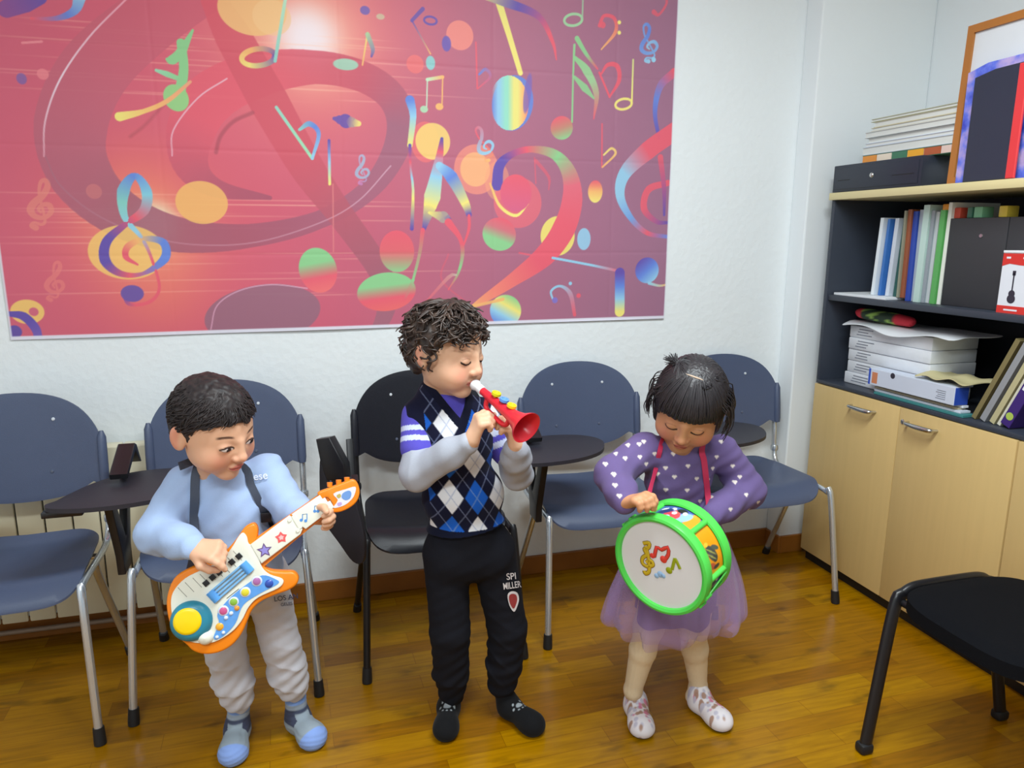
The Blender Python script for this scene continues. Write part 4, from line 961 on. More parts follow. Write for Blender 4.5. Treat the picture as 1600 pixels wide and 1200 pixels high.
def face_col(P, fr, skin, eyes='down', brow=(96, 66, 50), gaze=(0, 0), browa=.7, blush=.35, lipc=(206, 110, 104)):
    L = fr.loc(P); x, y, z = L[:, 0], L[:, 1], L[:, 2]; ax = np.abs(x); c = np.zeros(P.shape) + V3(*skin)
    front = sm(-y, .02, .05) * (np.linalg.norm(L, axis=1) < .13)
    c = mixc(c, np.exp(-((ax - .040) / .020) ** 2 - ((z + .030) / .020) ** 2) * front * blush, (228, 120, 104))
    c = mixc(c, np.exp(-((ax) / .012) ** 2 - ((z + .024) / .010) ** 2) * sm(-y, .08, .09) * .25, (226, 130, 110))
    c = mixc(c, (1 - sm(np.hypot(ax / .006, (z + .0335) / .0028), .5, 1.2)) * sm(-y, .075, .08) * 0, (120, 60, 50))
    for s_ in (-1, 1): c = mixc(c, (1 - sm(np.hypot((x - s_ * .0062) / .0030, (z + .0315) / .0018), .6, 1.2)) * sm(-y, .075, .08) * .55, (110, 56, 46))
    c = mixc(c, np.exp(-((ax - .030) / .016) ** 2 - ((z - .010) / .008) ** 2) * front * .16, (170, 110, 90))
    lip = 1 - sm(np.hypot(x / .0175, (z + .0535) / .0085), .82, 1.05); c = mixc(c, lip * sm(-y, .068, .075) * .75, lipc)
    c = mixc(c, (1 - sm(np.abs(z + .0533 + 9 * x * x), .0006, .0016)) * (ax < .0165) * sm(-y, .066, .072) * .75, (120, 50, 50))
    bz = .0225 + .004 * (1 - ((ax - .030) / .018) ** 2)
    b = (1 - sm(np.abs(z - bz), .0012, .0036)) * sm(ax, .013, .024) * (1 - sm(ax, .042, .050)) * front; c = mixc(c, b * browa, brow)
    ex = ax - .0295; gx = np.where(x > 0, gaze[0], gaze[0])
    if eyes == 'down':
        lz = -.0060 + 26 * ex * ex; m = (1 - sm(np.abs(z - lz), .0014, .0032)) * (np.abs(ex) < .0145) * front; c = mixc(c, m * .98, (36, 24, 22))
        m = (1 - sm(np.abs(z - .0085 + 26 * ex * ex), .0005, .0016)) * (np.abs(ex) < .0125) * front; c = mixc(c, m * .3, (120, 74, 58))
    else:
        up = .0052 - 30 * ex * ex; lo_ = -.0052 + 20 * ex * ex
        m = sm(up - z, -.0004, .0010) * sm(z - lo_, -.0004, .001) * (np.abs(ex) < .0135) * front; c = mixc(c, m, (226, 216, 212))
        ix = x - np.where(x > 0, .0295, -.0295) - gaze[0]; iz = z - gaze[1]
        c = mixc(c, m * (1 - sm(np.hypot(ix, iz), .0054, .0066)), (34, 24, 22))
        m = (1 - sm(np.abs(z - up - .0006), .0012, .0026)) * (np.abs(ex) < .0145) * front; c = mixc(c, m * .92, (40, 26, 24))
        m = (1 - sm(np.abs(z - lo_ + .0003), .0002, .0010)) * (np.abs(ex) < .0135) * front; c = mixc(c, m * .45, (110, 64, 54))
    er = sm(ax, .078, .083) * (np.abs(y - .012) < .03) * (np.linalg.norm(L, axis=1) < .115); c = mixc(c, er * .35, (214, 110, 96))
    return c
# ------------------------------------------------------------------ hand: x along the fingers, z out of the palm, y towards the thumb
def hand_ops(S, fr, side, curls, thumb=((.030, .031, .010), (.046, .037, .020), (.058, .037, .030)), spread=.06):
    ys = [.0195, .0066, -.0062, -.0182]; ln = [.037, .042, .038, .030]; kn = [.050, .053, .051, .046]
    S.cap((0, 0, 0), (.012, 0, 0), .0155, .0150, fr=fr, k=.012)
    for i in range(4): S.cap((.008, side * ys[i] * .62, 0), (kn[i], side * ys[i], 0), .0098, .0088, fr=fr, k=.010)
    S.cap((.014, side * .012, .004), (.034, side * .012, .006), .010, .008, fr=fr, k=.012)
    for i in range(4):
        cu = curls[i] if hasattr(curls[i], '__len__') else (curls[i], curls[i] * 1.1, curls[i] * .7)
        p = V3(kn[i], side * ys[i], 0); a = 0; r = [.0080, .0074, .0068, .0058]; sp = (1.5 - i) * spread
        for j, (fl, cc) in enumerate(zip((.44, .31, .25), cu)):
            a += math.radians(cc); d = V3(math.cos(a), side * sp * math.cos(a), math.sin(a)); q = p + d * ln[i] * fl
            S.cap(p, q, r[j], r[j + 1], fr=fr, k=.004 if j else .005); p = q
    t0 = V3(.012, side * .014, .004); T = [V3(q[0], side * q[1], q[2]) for q in thumb]
    S.cap(t0, T[0], .0105, .0090, fr=fr, k=.008); S.cap(T[0], T[1], .0088, .0080, fr=fr, k=.003); S.cap(T[1], T[2], .0078, .0064, fr=fr, k=.003)
# ------------------------------------------------------------------ hair strands lying on the head
def strands(fr, paths, r, n=5):
    mb_v, mb_f = [], []
    for P, rr in paths:
        P = [fr.pt(p) for p in P]; N = len(P); u = None; base = len(mb_v)
        for i in range(N):
            t = nrm(P[min(i + 1, N - 1)] - P[max(i - 1, 0)] + 1e-9)
            if u is None: a = V3(0, 0, 1) if abs(t[2]) < .9 else V3(1, 0, 0); u = nrm(np.cross(t, np.cross(a, t)))
            else: u = nrm(u - t * np.dot(u, t) + 1e-9)
            b = np.cross(t, u); w_ = rr * (.25 + .75 * math.sin(math.pi * min(1, .12 + i / (N - 1) * .84)) ** .6) if N > 2 else rr
            for a in range(n): mb_v.append(P[i] + w_ * (math.cos(a * 2 * math.pi / n) * b + math.sin(a * 2 * math.pi / n) * u))
        for i in range(N - 1):
            for j in range(n): mb_f.append((base + i * n + j, base + i * n + (j + 1) % n, base + (i + 1) * n + (j + 1) % n, base + (i + 1) * n + j))
    return np.array(mb_v), np.array(mb_f)
def hair_obj(name, parts, m, parent, colf):
    V = []; F = []; o = 0
    for v, f in parts: V.append(v); F.append(f + o); o += len(v)
    V = np.vstack(V); F = np.vstack(F); me = newmesh(name, V, F, np.clip(colf(V), 0, 255))
    ob = link(name, me, m, parent, False); me.polygons.foreach_set('use_smooth', [True] * len(me.polygons)); return ob
HC, HRX = V3(0, .012, .026), V3(.0745, .089, .076)
def scalp(az, pol, off):   # az 0 = front (-y), 90 = +x; pol from the crown
    a, p = math.radians(az), math.radians(pol); d = V3(math.sin(a) * math.sin(p), -math.cos(a) * math.sin(p), math.cos(p))
    return HC + d * (HRX + off)
# ================================================================== the boy with the toy guitar
KN = mat('knit', None, .9, bump=.15, bscale=500, var=.03, vscale=30, spec=.1, sheen=.05)
HAIR = mat('hair', None, .5, var=.08, vscale=90, spec=.3)
def upd(): pass
kidL = thing('person', 'small boy with short dark hair in a light blue sweater, playing the toy guitar', 'person', tuple(atz(425, 1150)[:2]) + (0,))
g = lambda x, y, Y: at(x, y, Y)
hL = Fr(g(335, 668, -.945), rotm(44, 22, -4), 1.10)
HLs, HRs = g(286, 756, -.86), g(420, 737, -.84)          # shoulders (picture left, picture right)
EL, ER = g(247, 832, -.93), g(458, 800, -.93)
WL, WR = g(302, 855, -1.055), g(478, 806, -.985)
PL, PR = g(356, 908, -.84), g(414, 903, -.84)            # hips
KL, KR = g(352, 1012, -.83), g(438, 1002, -.83)
AL, AR = g(375, 1100, -.775), g(460, 1082, -.775)
FTL, FTR = (V3(-.236, -.752, 0), V3(-.243, -.895, 0)), (V3(-.082, -.755, 0), V3(-.018, -.885, 0))   # heel and toe on the floor
NK = g(344, 742, -.865); CH_ = g(352, 805, -.86); BE = g(372, 872, -.86)
# body
S = Solid(); head_ops(S, hL)
S.cap(hL.pt((0, .02, -.045)), NK, .040, .042, k=.02); S.cap(NK, CH_, .045, .058, k=.03); S.cap(HLs, HRs, .032, .032, k=.03); S.ell(CH_, (.082, .058, .10), k=.03); S.ell(BE, (.076, .060, .09), k=.03)
for sh, el, wr in ((HLs, EL, WL), (HRs, ER, WR)): S.chain([sh, el, wr], [.030, .026, .0165], k=.012)
for hp, kn, an in ((PL, KL, AL), (PR, KR, AR)): S.chain([hp, kn, an], [.052, .038, .024], k=.03)
for an, (he, to) in ((AL, FTL), (AR, FTR)): S.chain([an, he + V3(0, 0, .030), to + (he - to) * .3 + V3(0, 0, .022)], [.022, .020, .015], k=.015)
S.cap(PL, PR, .055, .055, k=.03); S.cap(BE, (PL + PR) / 2, .060, .062, k=.03)
dR = g(338, 866, -1.085) - WL
hr = Fr(WL, axes(g(342, 862, -1.085) - WL, V3(.0, .60, -1)), 1.12)
hand_ops(S, hr, -1 if False else 1, [(28, 22, 12), (50, 55, 35), (55, 60, 40), (58, 60, 40)], thumb=((.030, .030, .014), (.045, .028, .026), (.056, .020, .034)))
hl = Fr(WR, axes(V3(.9, -.25, .05), V3(-.0, -1, -.25)), 1.12)
hand_ops(S, hl, 1, [(55, 55, 30), (60, 55, 35), (62, 55, 35), (65, 55, 35)], thumb=((.034, .030, .010), (.050, .036, .022), (.058, .034, .036)))
def bc_(P): return face_col(P, hL, (228, 178, 146), 'open', gaze=(.0020, -.0020), brow=(70, 48, 40), browa=.85, blush=.32, lipc=(208, 104, 98))
solid_obj('body', S, .0021, SKIN, kidL, bc_)
# hair: short cap
def hairline_L(L):
    y = L[..., 1]; zh = np.interp(y, [-.10, -.075, -.055, -.035, -.021, -.006, .012, .03, .06, .10], [.058, .054, .047, .038, .022, -.016, .010, -.022, -.052, -.060])
    return zh
S = Solid(); S.ell((0, .014, .030), (.0785, .0935, .0845), fr=hL); S.ell((0, .030, -.010), (.070, .070, .062), fr=hL, k=.02)
def dispL(P): L = hL.loc(P); return .0022 * wob(L, 210, 1) + .0016 * wob(L, 420, 3)
def clipL(P): L = hL.loc(P); return (hairline_L(L) + .004 * wob(L, 150, 2) - .006 * np.exp(-((L[..., 0] - .018) / .012) ** 2) * (L[..., 1] < -.04) - L[..., 2]) * .8
V, F = S.mesh(.0024, dispL, clipL)
rg = random.Random(3); paths = []
for i in range(1500):
    az = rg.uniform(-180, 180); pol = rg.uniform(2, 98); p0 = scalp(az, pol, .0055)
    if p0[2] < hairline_L(np.array([p0]))[0] + .004: continue
    daz = rg.uniform(-10, 10) + (12 if az > 0 else -12) * (pol / 90); dp = rg.uniform(9, 17)
    p1 = scalp(az + daz * .5, pol + dp * .5, .0095); p2 = scalp(az + daz, pol + dp, .0088)
    if p2[2] < hairline_L(np.array([p2]))[0] - .004: continue
    paths.append(([p0, p1, p2], rg.uniform(.0010, .0019)))
hair_obj('hair', [(V, F), strands(hL, paths, .001, 4)], HAIR, kidL, lambda P: mixc(np.zeros(P.shape) + V3(36, 31, 33), .5 + .5 * wob(hL.loc(P), 300, 5), (56, 48, 47)))
# sweater
def sweater(S):
    S.k = .02
    S.cap(HLs + V3(.014, 0, -.010), HRs + V3(-.014, 0, -.010), .043, .043); S.ell(CH_, (.104, .084, .115), k=.04); S.ell(BE, (.102, .084, .09), k=.04)
    S.cap(NK + V3(0, .004, -.012), NK + V3(.002, -.010, .024), .058, .052, k=.02)
    S.cap(BE, g(388, 898, -.86), .088, .086, k=.04)
    S.chain([HLs + V3(.006, 0, 0), EL, EL * .35 + WL * .65, WL * 1.0 - nrm(WL - EL) * .006], [.050, .049, .040, .031], k=.02)
    S.chain([HRs - V3(.006, 0, 0), ER, ER * .4 + WR * .6, WR - nrm(WR - ER) * .006], [.048, .044, .036, .029], k=.02)
    return S
SWL = sweater(Solid())
def foldL(P):
    x, y, z = P[..., 0], P[..., 1], P[..., 2]
    return .0018 * wob(P, 46, 2) + folds(P, .0042, 70, 1.1, .7) + .0005 * wob(P, 120, 6)
solid_obj('sweater', SWL, .003, KN, kidL, (168, 190, 226), foldL)
# trousers
S = Solid(); S.k = .03
S.cap(BE + V3(0, 0, -.02), (PL + PR) / 2, .080, .080); S.ell(PL, (.062, .078, .075)); S.ell(PR, (.062, .078, .075))
for hp, kn, an in ((PL, KL, AL), (PR, KR, AR)):
    md = kn * .5 + an * .5; S.chain([hp, kn, md + V3(0, -.006, .0), an * .8 + kn * .2 + V3(0, -.008, 0)], [.060, .050, .052, .048], k=.014); S.cap(an + V3(0, -.002, .030), an + V3(0, -.002, .008), .035, .034, k=.015)
def foldT(P):
    z = P[..., 2]; lo_ = 1 - sm(z, .14, .34); return (.5 + lo_) * folds(P, .006, 85, .3) + .0016 * wob(P, 40, 4)
TRL = S
solid_obj('trousers', S, .0032, mat('jersey', None, .9, bump=.12, bscale=400, var=.03, vscale=25, spec=.15, sheen=.2), kidL, lambda P: mixc(np.zeros(P.shape) + V3(196, 196, 204), 1 - sm(P[:, 2], .095, .11), (206, 198, 188)), foldT, amp=.006)
# socks
def foot(S, an, he, to, top=.02, r=(.030, .031, .033), toe=(.040, .037, .027)):
    he, to = V3(*he), V3(*to); d = nrm((to - he) * V3(1, 1, 0)); H = he + d * .020 + V3(0, 0, .030)
    S.cap(an + V3(0, 0, top), H + V3(0, 0, .006), r[0], r[1], k=.02); S.cap(H, to - d * .034 + V3(0, 0, .030), r[1], r[2], k=.03)
    S.ell(to - d * toe[0] + V3(0, 0, .026), toe, R=axes(d, V3(0, 0, 1)), k=.025); return d
def floorclip(P): return .0012 - P[..., 2]
for an, (he, to) in ((AL, FTL), (AR, FTR)):
    S = Solid(); d = foot(S, an, he, to)
    def sc(P, to=to, d=d, he=he):
        t = (P - V3(*to)) @ d; z = P[:, 2]; c = np.zeros(P.shape) + V3(146, 158, 168); c = mixc(c, sm(t - .35 * (z - .03), -.034, -.030), (134, 162, 222))
        c = mixc(c, sm(z, .070, .074), (70, 76, 96)); c = mixc(c, sm(z, .080, .084), (150, 160, 172)); c = mixc(c, sm(z, .096, .100), (128, 158, 214))
        lat = np.abs((P - V3(*he)) @ V3(-d[1], d[0], 0)); c = mixc(c, (lat > .020) * sm(z, .040, .044) * (1 - sm(z, .075, .08)) * (t < -.085), (66, 70, 90)); return c
    solid_obj('sock', S, .0026, KN, kidL, sc, lambda P: .001 * wob(P, 90, 1) + .0006 * np.sin(500 * P[..., 2] + 3 * np.sin(40 * P[..., 0])), floorclip)
# helpers: where a camera ray meets a garment, for prints and straps that lie on it
def hit(S, px, py, off=.004, t0=1.0, shift=(0, 0, 0)):
    d = FWD + (px - 800) / CAM_F * RGT - (py - 600) / CAM_F * UPV; d = nrm(d); t = t0
    best = (9., t)
    for _ in range(80):
        p = CAM + d * t; q = float(S.ev(np.array([p]))[0]); best = min(best, (q, t))
        if q < .0005: break
        t += max(q * .8, .0006)
        if t > 3: t = best[1]; break
    return CAM + d * (t - off)
def ribbon(mb, pts, wd, th=.0016, face=(0, -1, .2), k=5):
    pts = [V3(*p) for p in pts]; pts, _ = catmull(pts, [0] * len(pts), k); v = []; f = []; n = len(pts)
    for i, p in enumerate(pts):
        t = nrm(pts[min(i + 1, n - 1)] - pts[max(i - 1, 0)]); F_ = V3(*face) if not callable(face) else face(p); s_ = nrm(np.cross(t, F_)); u = nrm(np.cross(s_, t))
        for a, b in ((-1, -1), (1, -1), (1, 1), (-1, 1)): v.append(p + s_ * a * wd / 2 + u * b * th / 2)
    for i in range(n - 1):
        for j in range(4): f.append((i * 4 + j, i * 4 + (j + 1) % 4, i * 4 + 4 + (j + 1) % 4, i * 4 + 4 + j))
    f.append((0, 1, 2, 3)); f.append(tuple(n * 4 - 4 + j for j in (3, 2, 1, 0))); return mb.pydata(v, f)
def text_on(name, txt, S, px, py, size, ang, m, parent, off=.003, cols=None, squash=1.):
    cu = bpy.data.curves.new(name, 'FONT'); cu.body = txt; cu.size = 1; cu.align_x = 'CENTER'; cu.align_y = 'CENTER'; cu.offset = .012
    o = bpy.data.objects.new(name, cu); COL.objects.link(o); bpy.context.view_layer.update()
    me = bpy.data.meshes.new_from_object(o.evaluated_get(bpy.context.evaluated_depsgraph_get())); bpy.data.objects.remove(o); bpy.data.curves.remove(cu)
    bm = bmesh.new(); bm.from_mesh(me); bmesh.ops.triangulate(bm, faces=bm.faces[:]); bmesh.ops.subdivide_edges(bm, edges=[e for e in bm.edges if e.calc_length() > .3], cuts=2)
    a = math.radians(ang)
    for v in bm.verts:
        x, y = v.co.x * size, -v.co.y * size * squash; q = hit(S, px + x * math.cos(a) - y * math.sin(a), py + x * math.sin(a) + y * math.cos(a), off)
        v.co = Vector(q) if q is not None else Vector((0, 0, 0))
    bm.to_mesh(me); bm.free(); me.materials.clear(); return link(name, me, m, parent, False)
text_on('chest_print', 'ese', SWL, 407, 744, 17, -8, mat('print_pale', (222, 230, 244), .7), kidL, .005)
text_on('chest_print', 'TOKYO', SWL, 416, 757, 6, -6, mat('print_pale', (206, 220, 240), .7), kidL, .005) if False else None
text_on('trouser_print', 'LOS AN', TRL, 447, 934, 11, -8, mat('print_navy', (60, 70, 100), .7), kidL, .009)
text_on('trouser_print', 'GELES', TRL, 448, 944, 7, -8, mat('print_navy', (60, 70, 100), .7), kidL, .009)
# ================================================================== toy guitar
GO = at(360, 920, -1.045); GN = nrm((-.06, -1, .24))
def gp(px, py, h=0.): return atplane(px, py, GO, GN) + GN * h
tg = thing('toy_guitar', 'orange and white electronic toy guitar with a round yellow pad, hung on a dark strap', 'guitar', tuple(gp(330, 950)))
ORG = mat('orange_plastic', (246, 136, 22), .32, var=.02); IVO = mat('ivory_plastic', (236, 236, 222), .35, var=.02)
TEAL = mat('teal_plastic', (44, 134, 160), .35, var=.02); YEL = mat('yellow_plastic', (250, 214, 8), .35, var=.02); SKY = mat('sky_plastic', (88, 160, 232), .3, var=.02)
def gpr(pts, h0, h1, name, m, par=tg, bev=0., k=4, sp=True):
    o = spline2([(a, b) for a, b in pts], k) if sp else pts
    return MB().prism([gp(p[0], p[1], h0) for p in o], GN * (h1 - h0), bev).build(name, m, par)
body_px = [(260, 935), (271, 905), (292, 890), (320, 879), (341, 869), (358, 855), (372, 838), (382, 824), (395, 818), (402, 826), (401, 842), (397, 853), (405, 868), (411, 883), (422, 891), (441, 893), (458, 894), (466, 903), (463, 914), (450, 923), (428, 931), (407, 941), (393, 955), (386, 971), (377, 991), (362, 1009), (342, 1020), (320, 1023), (302, 1018), (291, 1008), (272, 990), (262, 965)]
gpr(body_px, -.030, .0, 'body_shell', ORG, bev=.006)
plate = [(268, 948), (271, 925), (290, 903), (320, 888), (345, 875), (362, 856), (373, 838), (380, 832), (386, 838), (389, 849), (397, 853), (404, 868), (410, 886), (422, 897), (440, 903), (443, 910), (434, 919), (404, 933), (389, 948), (378, 969), (362, 987), (336, 1002), (312, 1004), (292, 998), (274, 975)]
pl = gpr(plate, .0002, .006, 'face_plate', IVO, bev=.0015)
gpr([(392, 846), (455, 803), (500, 772), (512, 778), (524, 794), (480, 829), (412, 886)], -.024, -.003, 'neck_back', ORG, sp=False)
nk = gpr([(392, 850), (452, 805), (461, 810), (473, 826), (470, 834), (409, 880)], -.0028, .008, 'neck', IVO, bev=.002, sp=False)
nh = gpr([(456, 803), (500, 773), (504, 779), (508, 777), (512, 784), (516, 782), (522, 792), (478, 826), (468, 819)], -.0028, .008, 'neck', IVO, bev=.0015, sp=False)
for (a, b) in ((453, 812), (466, 828)): MB().lathe([(0, .003), (.004, .003), (.005, .001), (.005, 0)], gp(a, b, .008), GN, 12).build('hinge_pin', IVO, nk)
gpr([(456, 806), (461, 803), (473, 823), (468, 826)], .0081, .010, 'hinge', IVO, nk, sp=False)
hs = [(496, 770), (512, 763), (535, 754), (551, 749), (559, 756), (562, 770), (557, 784), (545, 794), (530, 800), (518, 799), (521, 790), (512, 777), (503, 779)]
hd = gpr(hs, -.020, .006, 'headstock', ORG, bev=.004, k=3)
for a, b in ((515, 754), (529, 750), (542, 746)): MB().tube([gp(a, b + 7, -.007), gp(a, b, -.007)], [.006, .0068], 12).build('tuning_peg', ORG, hd)
stk = gpr([(521, 771), (540, 764), (555, 760), (555, 769), (550, 779), (538, 789), (521, 793), (528, 781)], .0062, .0068, 'sticker', mat('sticker_white', (226, 222, 232), .4), hd, k=3)
gpr([(536, 770), (545, 766), (549, 770), (547, 778), (540, 781), (534, 777)], .0069, .0073, 'sticker_star', mat('sticker_blue', (110, 150, 210), .4), stk)
gpr([(526, 774), (531, 771), (533, 775), (529, 778)], .0069, .0073, 'sticker_dot', mat('sticker_gold', (190, 170, 90), .4), stk); gpr([(527, 786), (533, 784), (534, 788), (529, 790)], .0069, .0073, 'sticker_dot', mat('sticker_lilac', (190, 160, 210), .4), stk)
# round pad
c0 = gp(300, 969, .006); px_m = np.linalg.norm(gp(310, 969) - gp(300, 969)) / 10
R1 = 33.5 * px_m
pad = MB().lathe([(0, .016), (R1 * .66, .016), (R1 * .80, .013), (R1 * .97, .006), (R1, .0), (R1, -.028), (0, -.028)], c0, GN, 48).build('pad_ring', TEAL, tg)
MB().lathe([(0, .0205), (R1 * .50, .0200), (R1 * .62, .0185), (R1 * .66, .0162)], c0 + (gp(296, 967) - gp(300, 969)), GN, 48).build('drum_pad', YEL, pad)
MB().lathe([(0, .014), (.010, .012), (.017, .004), (.018, 0)], gp(322, 994, .006), GN, 24).build('whammy_knob', IVO, tg)
# strum bars
A_, B_ = V3(*gp(335, 930, .0062)), V3(*gp(386, 886, .0062)); ax_ = nrm(B_ - A_); sd = nrm(np.cross(GN, ax_))
st = MB()
for e_ in (A_, B_):
    st = MB().tube([e_ - sd * .014, e_ + sd * .014], [.0105, .0105], 14).build('strum_end', SKY, tg)
for q in (-.012, -.004, .004, .012): MB().tube([A_ + sd * q + GN * .004, B_ + sd * q + GN * .004], .0026, 8).build('strum_string', mat('string_blue', (126, 184, 232), .3), tg)
# keys: separators and black keys
mk = mat('key_line', (120, 116, 108), .5)
mk2 = mat('black_key', (30, 30, 32), .35)
for (a, b) in ((279, 917), (290, 909), (302, 902), (313, 896), (324, 890), (335, 885), (346, 879), (356, 870), (365, 860)):
    P0 = gp(a, b, .0061); P1 = P0 - sd * .030 if (P0 - A_) @ sd > 0 else P0 + sd * .030
    MB().tube([P0, P1], .0006, 5).build('key_gap', mk, pl)
for (a, b) in ((323, 910), (333, 901), (343, 893), (363, 877), (374, 868)):
    c_ = gp(a, b, .0062); MB().prism([c_ + ax_ * u * .0062 + sd * v * .0062 for u, v in ((-1, -1), (1, -1), (1, 1), (-1, 1))], GN * .004, .0008).build('black_key', mk2, pl)
c_ = gp(362, 928, .0062); MB().tube([gp(355, 934, .0062), gp(374, 919, .0062)], .0008, 5).build('speaker_slot', mk2, pl)
# control panel with buttons
pn = gpr([(410, 898), (431, 904), (435, 911), (407, 926), (381, 944), (369, 972), (353, 990), (339, 998), (335, 993), (343, 972), (341, 957), (359, 934), (386, 912)], .0062, .0072, 'control_panel', mat('panel_blue', (96, 158, 228), .3, var=.08, vscale=60), tg)
for (a, b, r, c) in ((402, 907, 8, (176, 110, 170)), (421, 911, 7, (50, 80, 170)), (384, 924, 8, (226, 214, 60)), (366, 939, 7.5, (140, 186, 70)), (350, 953, 8, (206, 90, 140)), (371, 949, 4.5, (226, 150, 60)), (362, 957, 3.5, (210, 224, 250)), (354, 964, 3.5, (210, 224, 250)), (344, 978, 6.5, (240, 170, 50)), (340, 994, 3, (210, 224, 250)), (350, 987, 3, (210, 224, 250))):
    r *= px_m; q = gp(a, b, .0072)
    b_ = MB().lathe([(0, .0035), (r * .5, .0032), (r * .8, .002), (r, 0)], q, GN, 20).build('button', mat('btn_%d_%d_%d' % c, c, .3), pn)
    if r > .010: MB().lathe([(r * .8, .0022), (r, .0012), (r * 1.1, .0002)], q, GN, 20).build('button_rim', mat('btn_rim', (214, 222, 244), .3), b_)
def star(cx, cy, r, h, name, m, par, k=.48, n=5, a0=0):
    c_ = gp(cx, cy, h); e1 = nrm(gp(cx + 5, cy, h) - c_); e2 = np.cross(GN, e1)
    return MB().prism([c_ + (math.cos(t) * e1 + math.sin(t) * e2) * (r if i % 2 == 0 else r * k) * px_m for i, t in enumerate(np.linspace(a0, a0 + 2 * math.pi, n * 2, endpoint=False))], GN * .0005).build(name, m, par, False)
star(414, 859, 13, .0081, 'star_print', mat('star_rim', (110, 80, 130), .4), nk, a0=.5); star(414, 859, 9, .0087, 'star_print', mat('star_fill', (150, 140, 214), .4), nk, a0=.5)
star(440, 839, 10.5, .0081, 'star_print', mat('star_red', (236, 96, 96), .4), nk, .62, a0=.5); star(440, 839, 5, .0087, 'star_print', mat('star_pink', (246, 190, 190), .4), nk, .6, a0=.5)
NB = mat('note_blue', (90, 150, 220), .4)
for (x0, y0) in ((475, 808), (494, 795)):
    for (a, b) in (((-4, 4), (3, 5)) if x0 < 480 else ((-2, 3), (3, 3))): MB().lathe([(0, .0006), (2.6 * px_m, .0006), (2.7 * px_m, 0)], gp(x0 + a, y0 + b, .0081), GN, 12).build('note_print', NB, nh)
    MB().tube([gp(x0 - 2, y0 + 3, .0084), gp(x0 - 2, y0 - 5, .0084), gp(x0 + 5, y0 - 6, .0084), gp(x0 + 5, y0 + 3, .0084)], .0011, 6).build('note_print', NB, nh)
# strap round the neck
STR = mat('dark_webbing', (64, 72, 88), .7, bump=.2, bscale=600, var=.04)
lft = [hit(SWL, 309, 720, .004), hit(SWL, 305, 745, .005), hit(SWL, 304, 780, .006), hit(SWL, 303, 815, .007)]
lft = [hL.pt((-.052, .03, -.100)), lft[0]] + lft[1:] + [gp(300, 868, -.020), gp(292, 900, -.032)]
rgt = [hit(SWL, 381, 730, .004), hit(SWL, 392, 757, .005), hit(SWL, 403, 780, .006), hit(SWL, 414, 803, .007), hit(SWL, 424, 823, .008)]
rgt = [hL.pt((.030, .045, -.100))] + rgt + [gp(432, 842, -.026), gp(425, 862, -.032)]
MB().pydata([], []) 
ribbon(MB(), lft, .020).build('strap', STR, tg); r_ = ribbon(MB(), rgt, .018).build('strap', STR, tg)
bk = hit(SWL, 416, 806, .011); MB().box(bk - .013, bk + .013 * V3(1, .15, 1), .002, None).build('buckle', mat('buckle_black', (30, 32, 38), .3), r_)
# ================================================================== the boy with the trumpet
kidM = thing('person', 'curly-haired boy in a navy argyle vest and black trousers, blowing the red toy trumpet', 'person', tuple(atz(755, 1125)[:2]) + (0,))
hM = Fr(g(699, 548, -.935), rotm(42, 12, 0), 1.08)
SL, SR = g(654, 650, -.90), g(768, 648, -.90)
EL, ER = g(652, 738, -.965), g(808, 742, -.95)
WL, WR = g(736, 690, -1.075), g(806, 698, -1.075)
NK = g(692, 612, -.895); CH_ = g(709, 690, -.905); BE = g(724, 775, -.905)
PL, PR = g(697, 865, -.90), g(768, 860, -.90)
KL, KR = g(703, 985, -.90), g(793, 980, -.90)
AL, AR = g(706, 1084, -.845), g(785, 1076, -.87)
FTL, FTR = (V3(.362, -.815, 0), V3(.322, -.955, 0)), (V3(.520, -.862, 0), V3(.590, -1.000, 0))
# trumpet axis first: the hands close on it
mouth = hM.pt((.0, -.090, -.054)); bell = at(822, 668, -1.175); tax = nrm(bell - mouth); TLn = np.linalg.norm(bell - mouth)
def tp(t): return mouth + tax * (TLn * t)
S = Solid(); head_ops(S, hM, mouth='pursed')
S.cap(hM.pt((0, .02, -.045)), NK, .040, .042, k=.02); S.cap(NK, CH_, .045, .060, k=.03); S.cap(SL, SR, .030, .030, k=.03); S.ell(CH_, (.088, .066, .10), k=.03); S.ell(BE, (.085, .068, .10), k=.03)
for sh, el, wr in ((SL, EL, WL), (SR, ER, WR)): S.chain([sh, el, wr], [.030, .026, .0175], k=.012)
for hp, kn, an, (he, to) in ((PL, KL, AL, FTL), (PR, KR, AR, FTR)):
    S.chain([hp, kn, an], [.054, .038, .024], k=.03); S.chain([an, he + V3(0, 0, .030), to + (he - to) * .3 + V3(0, 0, .020)], [.022, .018, .014], k=.015)
S.cap(PL, PR, .055, .055, k=.03); S.cap(BE, (PL + PR) / 2, .058, .058, k=.03)
h1 = Fr(WL, axes(V3(.35, -.10, .90), V3(.92, .10, -.30)), 1.15)
hand_ops(S, h1, -1, [(42, 50, 30), (48, 55, 30), (56, 55, 35), (60, 60, 40)], thumb=((.034, .030, .014), (.052, .030, .026), (.064, .024, .036)))
h2 = Fr(WR, axes(V3(-.22, -.02, 1), V3(-.86, .30, -.1)), 1.12)
hand_ops(S, h2, 1, [(40, 48, 30), (46, 50, 30), (50, 52, 35), (54, 58, 35)], thumb=((.030, .030, .016), (.046, .030, .030), (.056, .022, .040)))
solid_obj('body', S, .0021, SKIN, kidM, lambda P: face_col(P, hM, (226, 180, 148), 'down', brow=(130, 96, 74), browa=.5, blush=.32, lipc=(206, 116, 108)))
